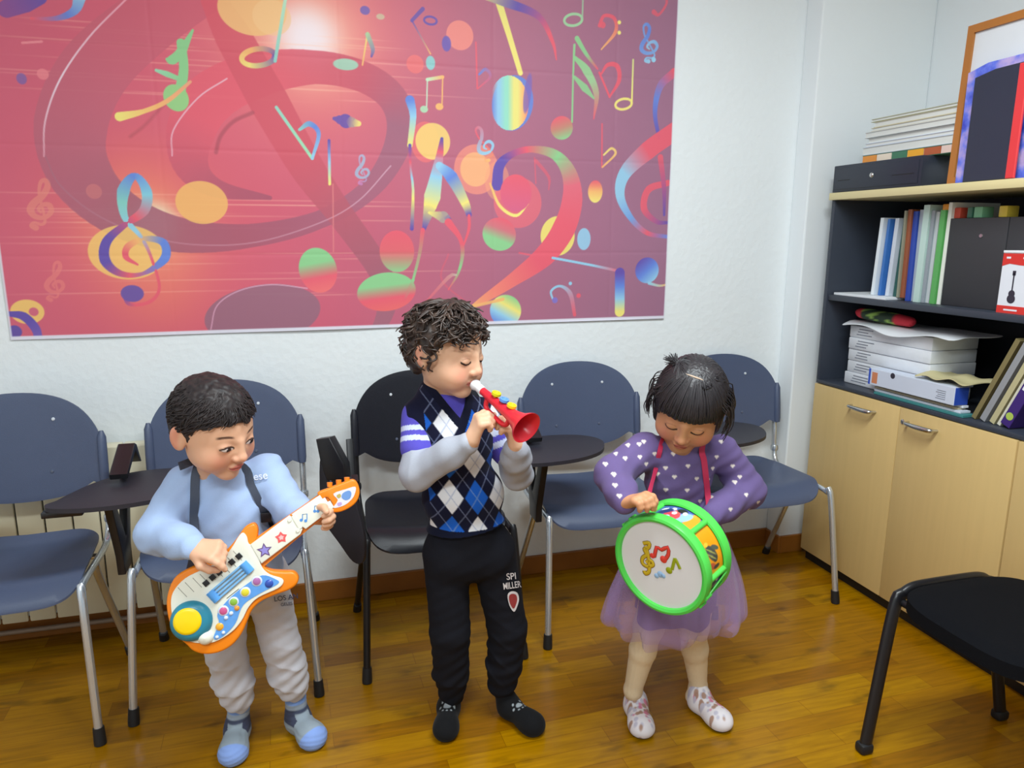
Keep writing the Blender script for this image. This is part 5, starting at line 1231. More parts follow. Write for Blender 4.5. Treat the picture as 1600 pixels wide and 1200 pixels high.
# curly hair
S = Solid(); S.ell((0, .018, .030), (.0830, .0950, .0860), fr=hM); S.ell((0, .040, -.015), (.072, .068, .066), fr=hM, k=.02)
def hlM(L): return np.interp(L[..., 1], [-.10, -.075, -.055, -.035, -.02, -.005, .01, .03, .06, .10], [.066, .060, .050, .036, .014, -.010, .000, -.045, -.075, -.075])
V, F = S.mesh(.0026, lambda P: .004 * wob(hM.loc(P), 130, 2) + .002 * wob(hM.loc(P), 330, 1), lambda P: (hlM(hM.loc(P)) + .004 * wob(hM.loc(P), 120, 4) - hM.loc(P)[..., 2]) * .8)
def largest(V, F):
    lab = np.arange(len(V))
    while True:
        m = lab[F].min(1); new = lab.copy()
        for i in range(4): np.minimum.at(new, F[:, i], m)
        new = new[new]
        if (new == lab).all(): break
        lab = new
    k = np.bincount(lab).argmax(); ok = lab == k; ix = np.cumsum(ok) - 1; return V[ok], ix[F[ok[F[:, 0]]]]
V, F = largest(V, F)
rg = random.Random(11); paths = []
def curl(az, pol, L, R, turns, down=1., out=.010):
    p0 = scalp(az, pol, out); a = math.radians(az); nrm_o = nrm(p0 - HC); dn = nrm(V3(math.sin(a) * .5, -math.cos(a) * .5, -1) if pol < 45 else V3(0, 0, -1)); dn = nrm(dn - nrm_o * (dn @ nrm_o)); sd_ = np.cross(nrm_o, dn)
    dn = nrm(dn + sd_ * rg.uniform(-.6, .6)); sd_ = nrm(np.cross(nrm_o, dn)); ph = rg.uniform(0, 6.28); n = int(9 * turns) + 4; P = []
    sg = rg.choice((-1, 1))
    for i in range(n):
        t = i / (n - 1); r = R * (.4 + .6 * min(1, t * 3)); q = p0 + dn * L * t + sd_ * r * math.cos(ph + sg * t * turns * 6.28) + nrm_o * (r * .8 * math.sin(ph + sg * t * turns * 6.28) + .003)
        e = q - HC; k_ = np.linalg.norm(e / (HRX + .004));  q = HC + e * max(1, 1 / k_) if k_ < 1 else q; P.append(q)
    return P
for i in range(400):
    az = rg.uniform(-180, 180); pol = rg.uniform(5, 118) if abs(az) > 70 else rg.uniform(5, 78)
    p = scalp(az, pol, .01)
    if p[2] < hlM(np.array([p]))[0] + .006: continue
    if abs(az) > 120 and pol > 70 or abs(az) > 60: L = rg.uniform(.028, .050)
    else: L = rg.uniform(.022, .036)
    if pol < 35: paths.append((curl(az, pol, rg.uniform(.035, .06), rg.uniform(.003, .007), rg.uniform(.3, .7), out=.011), rg.uniform(.0022, .0036)))
    else: paths.append((curl(az, pol, L * 1.05, rg.uniform(.007, .0125), rg.uniform(.7, 1.3), out=.011), rg.uniform(.0018, .0032)))
for az in (-58, -50, -40, -31, -22, -8, 14, 24, 30, 38, 46): 
    paths.append((curl(az, rg.uniform(60, 66), .026, .010, 1.0, out=.008), .0026)); paths.append((curl(az + 3, rg.uniform(58, 64), .022, .009, 1.1, out=.009), .0022))
hair_obj('hair', [(V, F), strands(hM, paths, .001, 5)], mat('hair_curly', None, .42, var=.1, vscale=80, spec=.5), kidM, lambda P: mixc(np.zeros(P.shape) + V3(42, 34, 32), .5 + .5 * wob(hM.loc(P), 160, 5), (78, 60, 50)))
# purple T-shirt with striped sleeves
vx = V3(1, 0, 0)
def tsh(S):
    S.k = .02; S.cap(SL + V3(.016, 0, -.006), SR - V3(.016, 0, .006), .038, .038); S.ell(CH_, (.100, .076, .11), k=.04); S.ell(BE, (.098, .076, .09), k=.04); S.cap(NK - V3(0, 0, .03), NK + V3(.004, -.002, -.022), .060, .054); S.cap(NK + V3(0, 0, -.040), CH_, .062, .084, k=.03)
    S.chain([SL, SL * .42 + EL * .58], [.044, .045]); S.chain([SR, SR * .4 + ER * .6], [.043, .042]); return S
TS = tsh(Solid())
def tcol(P):
    c = np.zeros(P.shape) + V3(92, 84, 190)
    for a, b in ((SL, EL), (SR, ER)):
        d = b - a; t = ((P - a) @ d) / (d @ d); m = (np.abs(P[:, 0] - (a[0] + d[0] * t)) < .07) * (((t > .22) & (t < .31)) | ((t > .40) & (t < .49))); c = mixc(c, m * 1., (206, 214, 240))
    return c
solid_obj('t_shirt', TS, .003, KN, kidM, tcol, lambda P: .0015 * wob(P, 50, 7))
S = Solid(); S.k = .02
S.chain([SL * .6 + EL * .4, EL, EL * .35 + WL * .65, WL - nrm(WL - EL) * .014], [.036, .0445, .038, .029]); 
solid_obj('sleeve', S, .003, KN, kidM, (172, 176, 188), lambda P: .0014 * wob(P, 52, 3) + folds(P, .0036, 75, .7, .4))
S = Solid(); S.k = .02
S.chain([SR * .6 + ER * .4, ER, ER * .35 + WR * .65, WR - nrm(WR - ER) * .014], [.034, .040, .037, .032])
solid_obj('sleeve', S, .003, KN, kidM, (172, 176, 188), lambda P: .0014 * wob(P, 52, 9) + folds(P, .0036, 75, 1.7, .4))
# vest
q2 = lambda px, py: at(px, py, -.985)[[0, 2]]
apex, cl_, cr_ = q2(721, 656), q2(668, 592), q2(752, 592)
def wedge(P):
    x, z = P[..., 0] - apex[0], P[..., 2] - apex[1]
    a = nrm(cl_ - apex); b = nrm(cr_ - apex); dl = -(x * a[1] - z * a[0]) ; dr = (x * b[1] - z * b[0])
    return np.maximum(np.maximum(-(-dl) * -1 * -1, 0) * 0 + np.maximum(dl * 1., dr * 1.), (P[..., 1] + .875))
def vest(S, cut=True):
    S.k = .02; S.cap(SL + V3(.0, 0, -.002), SR - V3(.0, 0, .002), .0475, .0475); S.ell(CH_, (.108, .086, .12), k=.04); S.ell(BE, (.112, .088, .10), k=.04)
    e_ = g(732, 828, -.905); S.ell(e_, (.116, .097, .060), k=.03); S.cap(NK - V3(0, 0, .03), NK - V3(0, 0, .012), .068, .062); S.cap(NK + V3(0, 0, -.035), CH_, .070, .095, k=.03); 
    if cut:
        S.fn(wedge, apex[0] * V3(1, 0, 0) - .1, apex[0] * V3(1, 0, 0) + .1, 0, True)
        for a, b in ((SL, EL), (SR, ER)): pass
    return S
VS = vest(Solid()); VS0 = vest(Solid(), False)
O_ = q2(705, 778); U_ = (q2(747, 771) - q2(705, 778)); 
def vcol(P):
    X = P[:, 0] - O_[0]; Z = P[:, 2] - O_[1]
    u = (X + .05 * Z) / .0665; v = (Z + .09 * X) / .0965
    i, j = np.round(u), np.round(v); d = np.abs(u - i) + np.abs(v - j); par = ((i + j) % 2)[:, None]
    c = np.zeros(P.shape) + V3(22, 24, 46); m = 1 - sm(d, .455, .50)
    body = (P[:, 1] < -.905) * (u > -.75) * (v > -1.0 + .0)
    # colours only on the knitted front panel
    col_ = np.where(par > .5, V3(30, 92, 190), V3(222, 222, 226)); c = c + (col_ - c) * (m * body)[:, None]
    a = np.abs(u + v - .0 - np.round(u + v)); b = np.abs(u - v - np.round(u - v)); ln = np.maximum(1 - sm(a, .012, .040), 1 - sm(b, .012, .040)); c = mixc(c, ln * body * .55, (150, 160, 190))
    x, z = X + O_[0] - apex[0], Z + O_[1] - apex[1]; A_ = nrm(cl_ - apex); B_ = nrm(cr_ - apex); dl = -(x * A_[1] - z * A_[0]); dr = (x * B_[1] - z * B_[0]); d = np.maximum(dl, dr)
    c = mixc(c, (d < .020) * 1. * (P[:, 1] < -.86), (18, 20, 38)); c = mixc(c, ((P[:, 2] < hemz + .012) * 1.), (20, 24, 44)); return c
hemz = g(732, 838, -.99)[2]
def vclip(P):
    hz = hemz + .10 * (P[..., 0] - BE[0]); r = hz - P[..., 2]
    for s_, e_, sg in ((SL, EL, -1), (SR, ER, 1)): r = np.maximum(r, np.where(P[..., 2] > CH_[2] - .03, sg * (P[..., 0] - s_[0]) - np.interp(P[..., 2], [s_[2] - .09, s_[2] + .01], [-.012, .034]), -1))
    return r
solid_obj('argyle_vest', VS, .0022, KN, kidM, vcol, lambda P: .0013 * wob(P, 45, 5), vclip)
# trousers
S = Solid(); S.k = .03; S.cap(BE, (PL + PR) / 2, .080, .084); S.ell(PL, (.062, .078, .085)); S.ell(PR, (.062, .078, .085))
for hp, kn, an in ((PL, KL, AL), (PR, KR, AR)): S.chain([hp, kn, kn * .4 + an * .6, an + V3(0, -.002, .022)], [.063, .056, .052, .043], k=.012); S.cap(an + V3(0, 0, .02), an + V3(0, 0, .0), .034, .033, k=.012)
TRM = S
solid_obj('trousers', S, .0034, mat('black_jersey', (24, 25, 32), .9, bump=.1, bscale=400, var=.05, spec=.15), kidM, None, lambda P: (.4 + (1 - sm(P[..., 2], .12, .36))) * folds(P, .005, 75, 2.3) + .001 * wob(P, 50, 2), lambda P: P[..., 2] - (hemz + .10 * (P[..., 0] - BE[0]) + .018), amp=.006)
WPR = mat('white_print', (214, 206, 206), .7); RPR = mat('red_print', (150, 50, 50), .7)
text_on('trouser_print', 'SPI', TRM, 799, 901, 13, -6, WPR, kidM, .005, squash=1.1); text_on('trouser_print', 'MILLER', TRM, 800, 915, 9, -8, WPR, kidM, .005, squash=1.6)
for (a, b, r_) in ((801, 938, 9),):
    pts = [(a - 8, b - 8), (a - 2, b - 14), (a + 7, b - 12), (a + 10, b - 2), (a + 7, b + 10), (a + 2, b + 18), (a - 5, b + 8)]
    for sc_, m_, of in ((1, WPR, .004), (.72, RPR, .0055)):
        P_ = [hit(TRM, a + (x - a) * sc_, b + (y - b) * sc_, of) for x, y in [tuple(q) for q in spline2(pts, 3)]]; c_ = hit(TRM, a, b, of); n_ = len(P_)
        MB().pydata(P_ + [c_], [(i, (i + 1) % n_, n_) for i in range(n_)]).build('trouser_print', m_, kidM, False)
# black socks with pale paw print
for an, (he, to) in ((AL, FTL), (AR, FTR)):
    S = Solid(); d = foot(S, an, he, to, .0, (.028, .029, .030), (.040, .034, .025)); mid = V3(*he) + (V3(*to) - V3(*he)) * .42
    def sc(P, d=d, mid=mid):
        t = (P - mid) @ d; l = (P - mid) @ V3(-d[1], d[0], 0); c = np.zeros(P.shape) + V3(24, 24, 26); up_ = P[:, 2] > .035
        m = 1 - sm(np.hypot(t / .008, l / .012), .8, 1.1)
        for (a, b) in ((.012, -.012), (.015, 0), (.012, .012), (-.002, .020), (-.002, -.020), (-.012, .014), (-.012, -.014)): m = np.maximum(m, 1 - sm(np.hypot(t - a, l - b), .0025, .004))
        return mixc(c, m * up_, (150, 156, 160))
    solid_obj('sock', S, .0024, KN, kidM, sc, None, floorclip)
# ------------------------------------------------------------------ toy trumpet
tr = thing('toy_trumpet', 'red plastic toy trumpet with a white mouthpiece and yellow and blue keys', 'trumpet', tuple(tp(.5)))
RP = mat('red_plastic', (222, 40, 56), .3, var=.02); WP = mat('white_plastic', (232, 232, 236), .35, var=.01)
MB().lathe([(.0, TLn * .18), (.011, TLn * .17), (.0115, TLn * .10), (.009, .018), (.013, .010), (.0145, .003), (.013, -.001), (.009, .0), (.006, .006), (0, .012)], mouth, tax, 24).build('mouthpiece', WP, tr)
T_ = TLn
MB().lathe([(.0, T_ * .155), (.0095, T_ * .155), (.0105, T_ * .30), (.0125, T_ * .5), (.0150, T_ * .68), (.019, T_ * .80), (.026, T_ * .90), (.036, T_ * .97), (.0395, T_ * 1.0), (.0400, T_ * 1.01), (.0375, T_ * 1.005), (.033, T_ * .975), (.023, T_ * .90), (.016, T_ * .80), (.012, T_ * .66), (0, T_ * .55)], mouth, tax, 40).build('horn', RP, tr)
upd_ = nrm(V3(.35, -.55, 1) - tax * (V3(.35, -.55, 1) @ tax)); dnv = -upd_
for t_, c in ((.40, (222, 214, 30)), (.55, (100, 150, 226)), (.69, (248, 204, 30))):
    q = tp(t_) + upd_ * (.0145 + .004 * t_); b_ = MB().lathe([(0, .007), (.004, .0065), (.0045, .004), (.008, .008), (.0115, .007), (.012, .001), (.010, -.001), (.005, -.004), (.005, -.012)], q, upd_, 20).build('key', mat('key_%d_%d_%d' % c, c, .3), tr)
MB().tube([tp(.28) + dnv * .010, tp(.30) + dnv * .028, tp(.38) + dnv * .034, tp(.62) + dnv * .036, tp(.70) + dnv * .030, tp(.72) + dnv * .014], .0062, 12, 5).build('tubing', RP, tr)
# ================================================================== the girl with the drum
kidG = thing('person', 'little girl with black hair and bangs in a purple heart-dotted dress, playing a drum', 'person', tuple(atz(1045, 1120)[:2]) + (0,))
hG = Fr(g(1077, 634, -1.10), rotm(-32, 33, 9), 1.10)
SL, SR = g(1003, 703, -1.045), g(1130, 705, -1.045)
EL, ER = g(958, 742, -1.10), g(1168, 766, -1.07)
WL, WR = g(977, 786, -1.215), g(1112, 806, -1.16)
NK = g(1066, 690, -1.05); CH_ = g(1060, 745, -1.05); BE = g(1070, 810, -1.05)
PL, PR = g(1040, 880, -1.04), g(1095, 880, -1.04)
KL, KR = g(1012, 985, -1.03), g(1083, 985, -1.03)
AL, AR = g(989, 1078, -.985), g(1091, 1072, -.985)
FTL, FTR = (V3(.897, -.955, 0), V3(.858, -1.085, 0)), (V3(1.085, -.975, 0), V3(1.108, -1.115, 0))
FTL = (V3(.900, -.955, 0), V3(.868, -1.090, 0)); FTR = (V3(1.085, -.985, 0), V3(1.115, -1.125, 0))
# the drum's frame
DC = at(1033, 882, -1.275); dv = nrm(CAM - DC); dw = -.78 * RGT - .62 * UPV; dw = nrm(dw - dv * (dw @ dv)); DN = nrm(math.cos(math.radians(42)) * dv + math.sin(math.radians(42)) * dw)
DR = .5 * 166 * ((DC - CAM) @ FWD) / CAM_F; DL = DR * .80
de1 = nrm(RGT - DN * (RGT @ DN)); de2 = np.cross(DN, de1)
if de2 @ UPV < 0: de2 = -de2
def dp(a, b, h=0.): return DC + de1 * (a * DR) + de2 * (b * DR) + DN * h
S = Solid(); head_ops(S, hG)
S.cap(hG.pt((0, .02, -.045)), NK, .038, .040, k=.02); S.cap(NK, CH_, .042, .056, k=.03); S.cap(SL, SR, .028, .028, k=.03); S.ell(CH_, (.078, .062, .09), k=.03); S.ell(BE, (.078, .066, .09), k=.03)
for sh, el, wr in ((SL, EL, WL), (SR, ER, WR)): S.chain([sh, el, wr], [.028, .025, .0165], k=.012)
for hp, kn, an, (he, to) in ((PL, KL, AL, FTL), (PR, KR, AR, FTR)):
    S.chain([hp, kn, an], [.048, .034, .021], k=.03); S.chain([an, he + V3(0, 0, .028), to + (he - to) * .3 + V3(0, 0, .020)], [.020, .017, .013], k=.015)
S.cap(PL, PR, .052, .052, k=.03); S.cap(BE, (PL + PR) / 2, .07, .065, k=.03)
h1 = Fr(WL, axes(g(1004, 777, -1.262) - WL, V3(.22, -.25, -.9)), 1.08)
hand_ops(S, h1, 1 if False else -1, [(30, 55, 35), (34, 58, 35), (38, 58, 35), (42, 60, 35)], thumb=((.030, .028, .014), (.046, .026, .026), (.056, .018, .034)))
h2 = Fr(WR, axes(V3(-.7, .12, -.35), V3(-.3, -.85, .3)), 1.08)
hand_ops(S, h2, 1, [(20, 25, 20), (22, 25, 20), (25, 25, 20), (28, 30, 20)])
solid_obj('body', S, .0021, SKIN, kidG, lambda P: face_col(P, hG, (206, 148, 108), 'down', brow=(80, 54, 44), browa=.5, blush=.35, lipc=(186, 92, 82)))
# hair: smooth cap with a cut fringe, parting on the crown, tuft tied at the back left
HG0 = V3(32, 29, 33)
S = Solid(); S.ell((0, .016, .030), (.0815, .0965, .0840), fr=hG); S.ell((0, .040, -.020), (.074, .064, .070), fr=hG, k=.02)
for s_ in (-1, 1): S.ell((s_ * .066, .012, -.036), (.016, .028, .046), fr=hG, k=.02)
def hlG(L): return np.interp(L[..., 1], [-.10, -.075, -.060, -.048, -.036, -.026, -.015, .0, .03, .06, .10], [.024, .022, .018, .016, .006, -.030, -.066, -.080, -.085, -.080, -.080])
def dG(P): L = hG.loc(P); az = np.arctan2(L[..., 0], -(L[..., 1] - .012)); return .0012 * np.sin(az * 46 + 2 * np.sin(az * 9)) + .0007 * np.sin(az * 97) + .0012 * wob(L, 60, 2)
V, F = S.mesh(.0024, dG, lambda P: (hlG(hG.loc(P)) - hG.loc(P)[..., 2]) * .9)
rg = random.Random(8); paths = []
for i in range(720):
    az = rg.uniform(-180, 180); a_ = abs(az)
    end = np.interp(a_, [0, 34, 46, 60, 75, 100, 180], [84, 86, 92, 112, 124, 128, 122]) + rg.uniform(-2.0, 1.0)
    st_ = rg.uniform(16, 54); st_ = min(st_, end - 20); n = 9; jz = rg.uniform(-4, 4); of = rg.uniform(.0075, .0105)
    P_ = [scalp(az + jz * (j / n) ** 2, st_ + (end - st_) * j / n, of + (.002 if j > n - 3 and a_ < 50 else 0)) for j in range(n + 1)]
    paths.append((P_, rg.uniform(.0012, .0024)))
for side, n_, L0 in ((-1, 26, .06), (1, 44, .075)):     # loose side locks
    for i in range(n_):
        az = side * rg.uniform(58, 105); p0 = scalp(az, rg.uniform(60, 80), .009); L = rg.uniform(L0 * .6, L0 * 1.15)
        fl = rg.uniform(.2, 1.); P_ = [p0]; 
        for j in range(1, 9):
            t = j / 8; P_.append(p0 + V3(side * (.010 + .016 * fl * math.sin(t * 2.6)), -.012 * t * fl + .006 * math.sin(5 * t + i), -(L + .02) * t))
        paths.append((P_, rg.uniform(.0010, .0020)))
tb = V3(-.048, .030, .098)
for i in range(90):                                        # tied tuft and strands swept back to it
    p0 = scalp(rg.uniform(-160, -20), rg.uniform(8, 40), .009); P_ = [p0, (p0 + tb) / 2 + V3(0, 0, .008), tb + V3(rg.uniform(-.004, .004), rg.uniform(-.004, .004), rg.uniform(-.004, .004))]
    P_.append(P_[-1] + V3(rg.uniform(-.030, -.004), rg.uniform(-.006, .022), rg.uniform(-.014, .014))); paths.append((P_, rg.uniform(.0010, .0018)))
for i in range(24):
    az = rg.uniform(-60, 60) + 180; P_ = [scalp(rg.uniform(10, 80), rg.uniform(8, 26), .010), scalp(rg.uniform(20, 120), 34, .012), scalp(rg.uniform(90, 170), 52, .012)]; paths.append((P_, rg.uniform(.0016, .0028)))
hair_obj('hair', [(V, F), strands(hG, paths, .001, 5)], mat('hair_black', None, .46, var=.08, vscale=90, spec=.5), kidG, lambda P: mixc(np.zeros(P.shape) + HG0, .5 + .5 * wob(hG.loc(P), 120, 5), (46, 41, 44)))
P_ = [scalp(a, p, .0098) for a, p in ((-60, 22), (-20, 16), (14, 17), (45, 24))]
MB().tube([hG.pt(p) for p in P_], [.0008, .0024, .0024, .0008], 8, 5).build('parting', mat('scalp', (196, 172, 150), .6), kidG)
MB().lathe([(.006, -.003), (.0085, 0), (.006, .003), (.004, 0)], hG.pt(tb), nrm(hG.pt(tb) - hG.pt((0, .01, .05))), 16, True).build('hair_tie', mat('hair_tie_black', (28, 28, 34), .6), kidG)
# dress top
def top(S):
    S.k = .02; S.cap(SL + V3(.012, 0, -.008), SR - V3(.012, 0, .008), .041, .041); S.ell(CH_, (.094, .078, .105), k=.04); S.ell(BE, (.094, .080, .08), k=.04); S.cap(NK - V3(0, -.004, .012), NK + V3(0, -.012, .014), .054, .050)
    S.chain([SL + V3(.004, 0, 0), EL, EL * .35 + WL * .65, WL - nrm(WL - EL) * .004], [.046, .046, .039, .030], k=.02)
    S.chain([SR - V3(.004, 0, 0), ER, ER * .35 + WR * .65, WR - nrm(WR - ER) * .004], [.047, .047, .040, .031], k=.02); return S
TG = top(Solid())
rgh = np.random.RandomState(2)
hearts = [(1006, 690), (999, 694), (1023, 709), (981, 695), (962, 708), (946, 725), (959, 741), (961, 758), (977, 716), (1010, 725), (1040, 731), (1075, 728), (1054, 745), (1089, 748), (1040, 765), (1074, 766), (1027, 740), (1107, 750), (1114, 732), (1120, 714), (1145, 728), (1148, 753), (1166, 773), (1142, 796), (1170, 797), (1094, 783), (1000, 750), (1052, 709), (1098, 709), (1110, 775), (1127, 690), (1000, 714), (1156, 745), (968, 775), (1064, 785), (1185, 785)]
hp = np.array([hit(TG, a, b, 0) for a, b in hearts])
def gcol(P):
    c = np.zeros(P.shape) + V3(106, 90, 136)
    for q in hp:
        m = np.linalg.norm(P - q, axis=1) < .012
        if not m.any(): continue
        d = P[m] - q; x = np.abs(d @ RGT) / .0062; y = (d @ UPV) / .0062; hh = np.where(y > -.1, np.hypot(x - .42, y - .1) - .52, (x * .75 - y * .66 - .62)); c[m] = mixc(c[m], 1 - sm(hh, -.05, .25), (226, 214, 206))
    return c
solid_obj('dress_top', TG, .0022, KN, kidG, gcol, lambda P: .0016 * wob(P, 55, 7) + folds(P, .0036, 80, .9, .6))
# skirts: waist to hem, rings of a folded cone
def skirt(name, wc, hc, rw, rh, nf, amp, m, seed, curl=0., n=180, rings=26, parent=kidG):
    r_ = np.random.RandomState(seed); ph = r_.uniform(0, 6.28, 4); v = []; f = []
    for i in range(rings + 1):
        t = i / rings; c = wc * (1 - t) + hc * t; e = math.sin(t * math.pi / 2) ** .9
        for j in range(n):
            a = 2 * math.pi * j / n; fo = amp * t * (math.sin(nf * a + ph[0] + .6 * math.sin(3 * a)) + .5 * math.sin((nf * 1.7 // 1) * a + ph[1]) + .6 * math.sin(3 * a + ph[2]))
            R_ = V3(rw[0], rw[1], 0) * (1 - e) + V3(rh[0], rh[1], 0) * e
            k = 1 + fo - (curl * max(0, t - .9) * 10) ** 2 * .1
            v.append(V3(c[0] + math.cos(a) * R_[0] * k, c[1] + math.sin(a) * R_[1] * k, c[2] + .012 * t * math.sin(4 * a + ph[3])))
    for i in range(rings):
        for j in range(n): f.append((i * n + j, i * n + (j + 1) % n, (i + 1) * n + (j + 1) % n, (i + 1) * n + j))
    return MB().pydata(v, f).build(name, m, parent)
WA = g(1070, 812, -1.05); HM = g(1050, 966, -1.05)
def tulle(name, rgb, alpha):
    m = mat(name, rgb, .8, alpha=alpha, bump=.2, bscale=900, sheen=.3, spec=.1); return m
skirt('underskirt', WA, HM + V3(.004, 0, .012), (.088, .080), (.112, .092), 7, .05, mat('purple_lining', (104, 82, 128), .9, spec=.1), 3)
skirt('tulle_layer', WA, HM + V3(-.002, 0, .0), (.092, .084), (.200, .135), 11, .075, tulle('lilac_tulle', (176, 146, 196), .36), 5, 1.)
skirt('tulle_layer', WA, HM + V3(-.002, 0, -.008), (.094, .086), (.190, .150), 13, .085, tulle('lilac_tulle', (176, 146, 196), .36), 9, 1.)
# tights
S = Solid(); S.k = .012
for hp_, kn, an in ((PL, KL, AL), (PR, KR, AR)): S.chain([hp_, kn * .92 + hp_ * .08, kn, kn * .68 + an * .32, an + V3(0, 0, .0)], [.055, .043, .038, .0375, .0255])
S.cap(AL, FTL[0] + V3(0, 0, .03), .0255, .026); S.cap(AR, FTR[0] + V3(0, 0, .03), .0255, .026)
solid_obj('tights', S, .0026, mat('cream_knit', (226, 206, 172), .85, bump=.2, bscale=350, var=.03, spec=.15), kidG, None, lambda P: .0006 * np.sin(P[..., 0] * 900))
# slippers
for an, (he, to) in ((AL, FTL), (AR, FTR)):
    S = Solid(); d = nrm((to - he) * V3(1, 1, 0)); H = he + d * .024 + V3(0, 0, .032)
    S.cap(he + d * .020 + V3(0, 0, .058), H, .029, .030, k=.02); S.cap(H, to - d * .034 + V3(0, 0, .026), .030, .030, k=.03); S.ell(to - d * .038 + V3(0, 0, .022), (.041, .035, .023), R=axes(d, V3(0, 0, 1)), k=.025)
    rs = np.random.RandomState(7); spots = []
    for _ in range(80):
        t = rs.uniform(0, .135); l = rs.uniform(-.034, .034); spots.append((he + d * t + V3(-d[1], d[0], 0) * l + V3(0, 0, rs.uniform(.8, 1.1) * max(.022, .078 - .42 * t)), rs.choice(3), rs.uniform(.005, .009)))
    def sc(P, spots=spots):
        c = np.zeros(P.shape) + V3(226, 220, 224)
        for q, k_, r_ in spots:
            w_ = (P - q) * V3(1, 1, .30); m = 1 - sm(np.linalg.norm(w_, axis=1) / r_, .8, 1.15); c = mixc(c, m * .9, ((206, 118, 146), (164, 128, 110), (188, 184, 200))[k_])
        c = mixc(c, 1 - sm(P[:, 2], .007, .009), (56, 50, 56)); return c
    sl = solid_obj('slipper', S, .0024, KN, kidG, sc, lambda P: .0008 * wob(P, 90, 2), lambda P, he=he: np.maximum(.0012 - P[..., 2], P[..., 2] - .083))
# ------------------------------------------------------------------ toy drum
dr = thing('toy_drum', 'lime green toy drum with a white head printed with colourful music notes', 'drum', tuple(DC))
GRN = mat('lime_plastic', (84, 214, 84), .3, var=.02)
MB().lathe([(DR * .865, .004), (DR * .88, .009), (DR * .93, .012), (DR * .98, .010), (DR * 1.0, .003), (DR * 1.0, -.012), (DR * .975, -.018), (DR * .93, -.018), (DR * .90, -.014), (DR * .865, -.004)], DC, DN, 72, True).build('rim', GRN, dr)
MB().lathe([(DR * .90, .010 - DL), (DR * .93, .016 - DL), (DR * .97, .014 - DL), (DR * .985, .006 - DL), (DR * .985, -.010 - DL), (DR * .95, -.014 - DL), (DR * .88, -.012 - DL), (DR * .88, .0 - DL)], DC, DN, 72, True).build('rim', GRN, dr)
MB().lathe([(0, .0035), (DR * .6, .0035), (DR * .87, .003), (DR * .87, 0), (0, 0)], DC, DN, 72).build('drum_head', mat('drum_skin', (226, 226, 228), .35, var=.01), dr)
MB().lathe([(0, -DL - .006), (DR * .88, -DL - .006), (DR * .88, -DL), (0, -DL)], DC, DN, 60).build('drum_head', mat('drum_skin', (226, 226, 228)), dr)
def shell_seg(a0, a1, h0, h1, r, name, m, par, col=None, n=40, nh=14, th=.002):
    v = []; f = []
    for k in range(nh + 1):
        for j in range(n + 1):
            a = math.radians(a0 + (a1 - a0) * j / n); h = h0 + (h1 - h0) * k / nh; v.append(DC + (de1 * math.cos(a) + de2 * math.sin(a)) * r + DN * h)
    for k in range(nh):
        for j in range(n): f.append((k * (n + 1) + j, k * (n + 1) + j + 1, (k + 1) * (n + 1) + j + 1, (k + 1) * (n + 1) + j))
    me = newmesh(name, v, f, None if col is None else col(np.linspace(0, 1, n + 1)[None].repeat(nh + 1, 0).ravel(), np.linspace(0, 1, nh + 1)[:, None].repeat(n + 1, 1).ravel())); return link(name, me, m, par)
MB().lathe([(DR * .90, -.010), (DR * .90, -DL + .006)], DC, DN, 72).build('drum_shell', GRN, dr)
def pic(u, v, base, blobs):
    c = np.zeros(u.shape + (3,)) + V3(*base)
    for (a, b, ra, rb, col, rot) in blobs:
        x = (u - a) * math.cos(rot) + (v - b) * math.sin(rot); y = -(u - a) * math.sin(rot) + (v - b) * math.cos(rot); c = mixc(c, 1 - sm(np.hypot(x / ra, y / rb), .85, 1.1), col)
    return c
def picA(u, v): return pic(u, v, (244, 156, 24), [(.45, .42, .17, .30, (70, 76, 72), .5), (.32, .55, .10, .16, (60, 66, 64), 0), (.52, .7, .06, .2, (84, 90, 80), .3), (.40, .35, .02, .3, (160, 160, 90), .5), (.50, .40, .02, .3, (160, 160, 90), .5), (.18, .30, .08, .22, (196, 90, 60), .2), (.12, .55, .05, .2, (80, 60, 60), 0), (.68, .3, .05, .12, (240, 190, 60), 0)])
def picB(u, v): return pic(u, v, (74, 96, 170), [(.12, .5, .14, .6, (246, 160, 40), 0), (.33, .4, .13, .5, (150, 190, 236), .2), (.48, .35, .10, .26, (216, 80, 84), 0), (.62, .4, .12, .24, (206, 70, 84), .3), (.52, .66, .08, .14, (226, 100, 96), 0), (.56, .52, .055, .12, (246, 236, 236), 0), (.45, .8, .12, .16, (40, 34, 44), .2), (.66, .78, .06, .12, (236, 230, 236), 0), (.8, .5, .12, .3, (44, 56, 110), .4), (.86, .7, .05, .12, (226, 230, 240), .5), (.36, .72, .05, .12, (240, 240, 246), 0), (.62, .18, .06, .1, (180, 210, 240), 0)])
angs = [(-62, 2), (6, 72)] ; 
VCP = mat('printed_card', None, .35, var=0)
a_top = math.degrees(math.atan2((RGT * .3 + UPV) @ de2, (RGT * .3 + UPV) @ de1))
a_rib = math.degrees(math.atan2((RGT * .70 + UPV * .75) @ de2, (RGT * .70 + UPV * .75) @ de1)) - 4
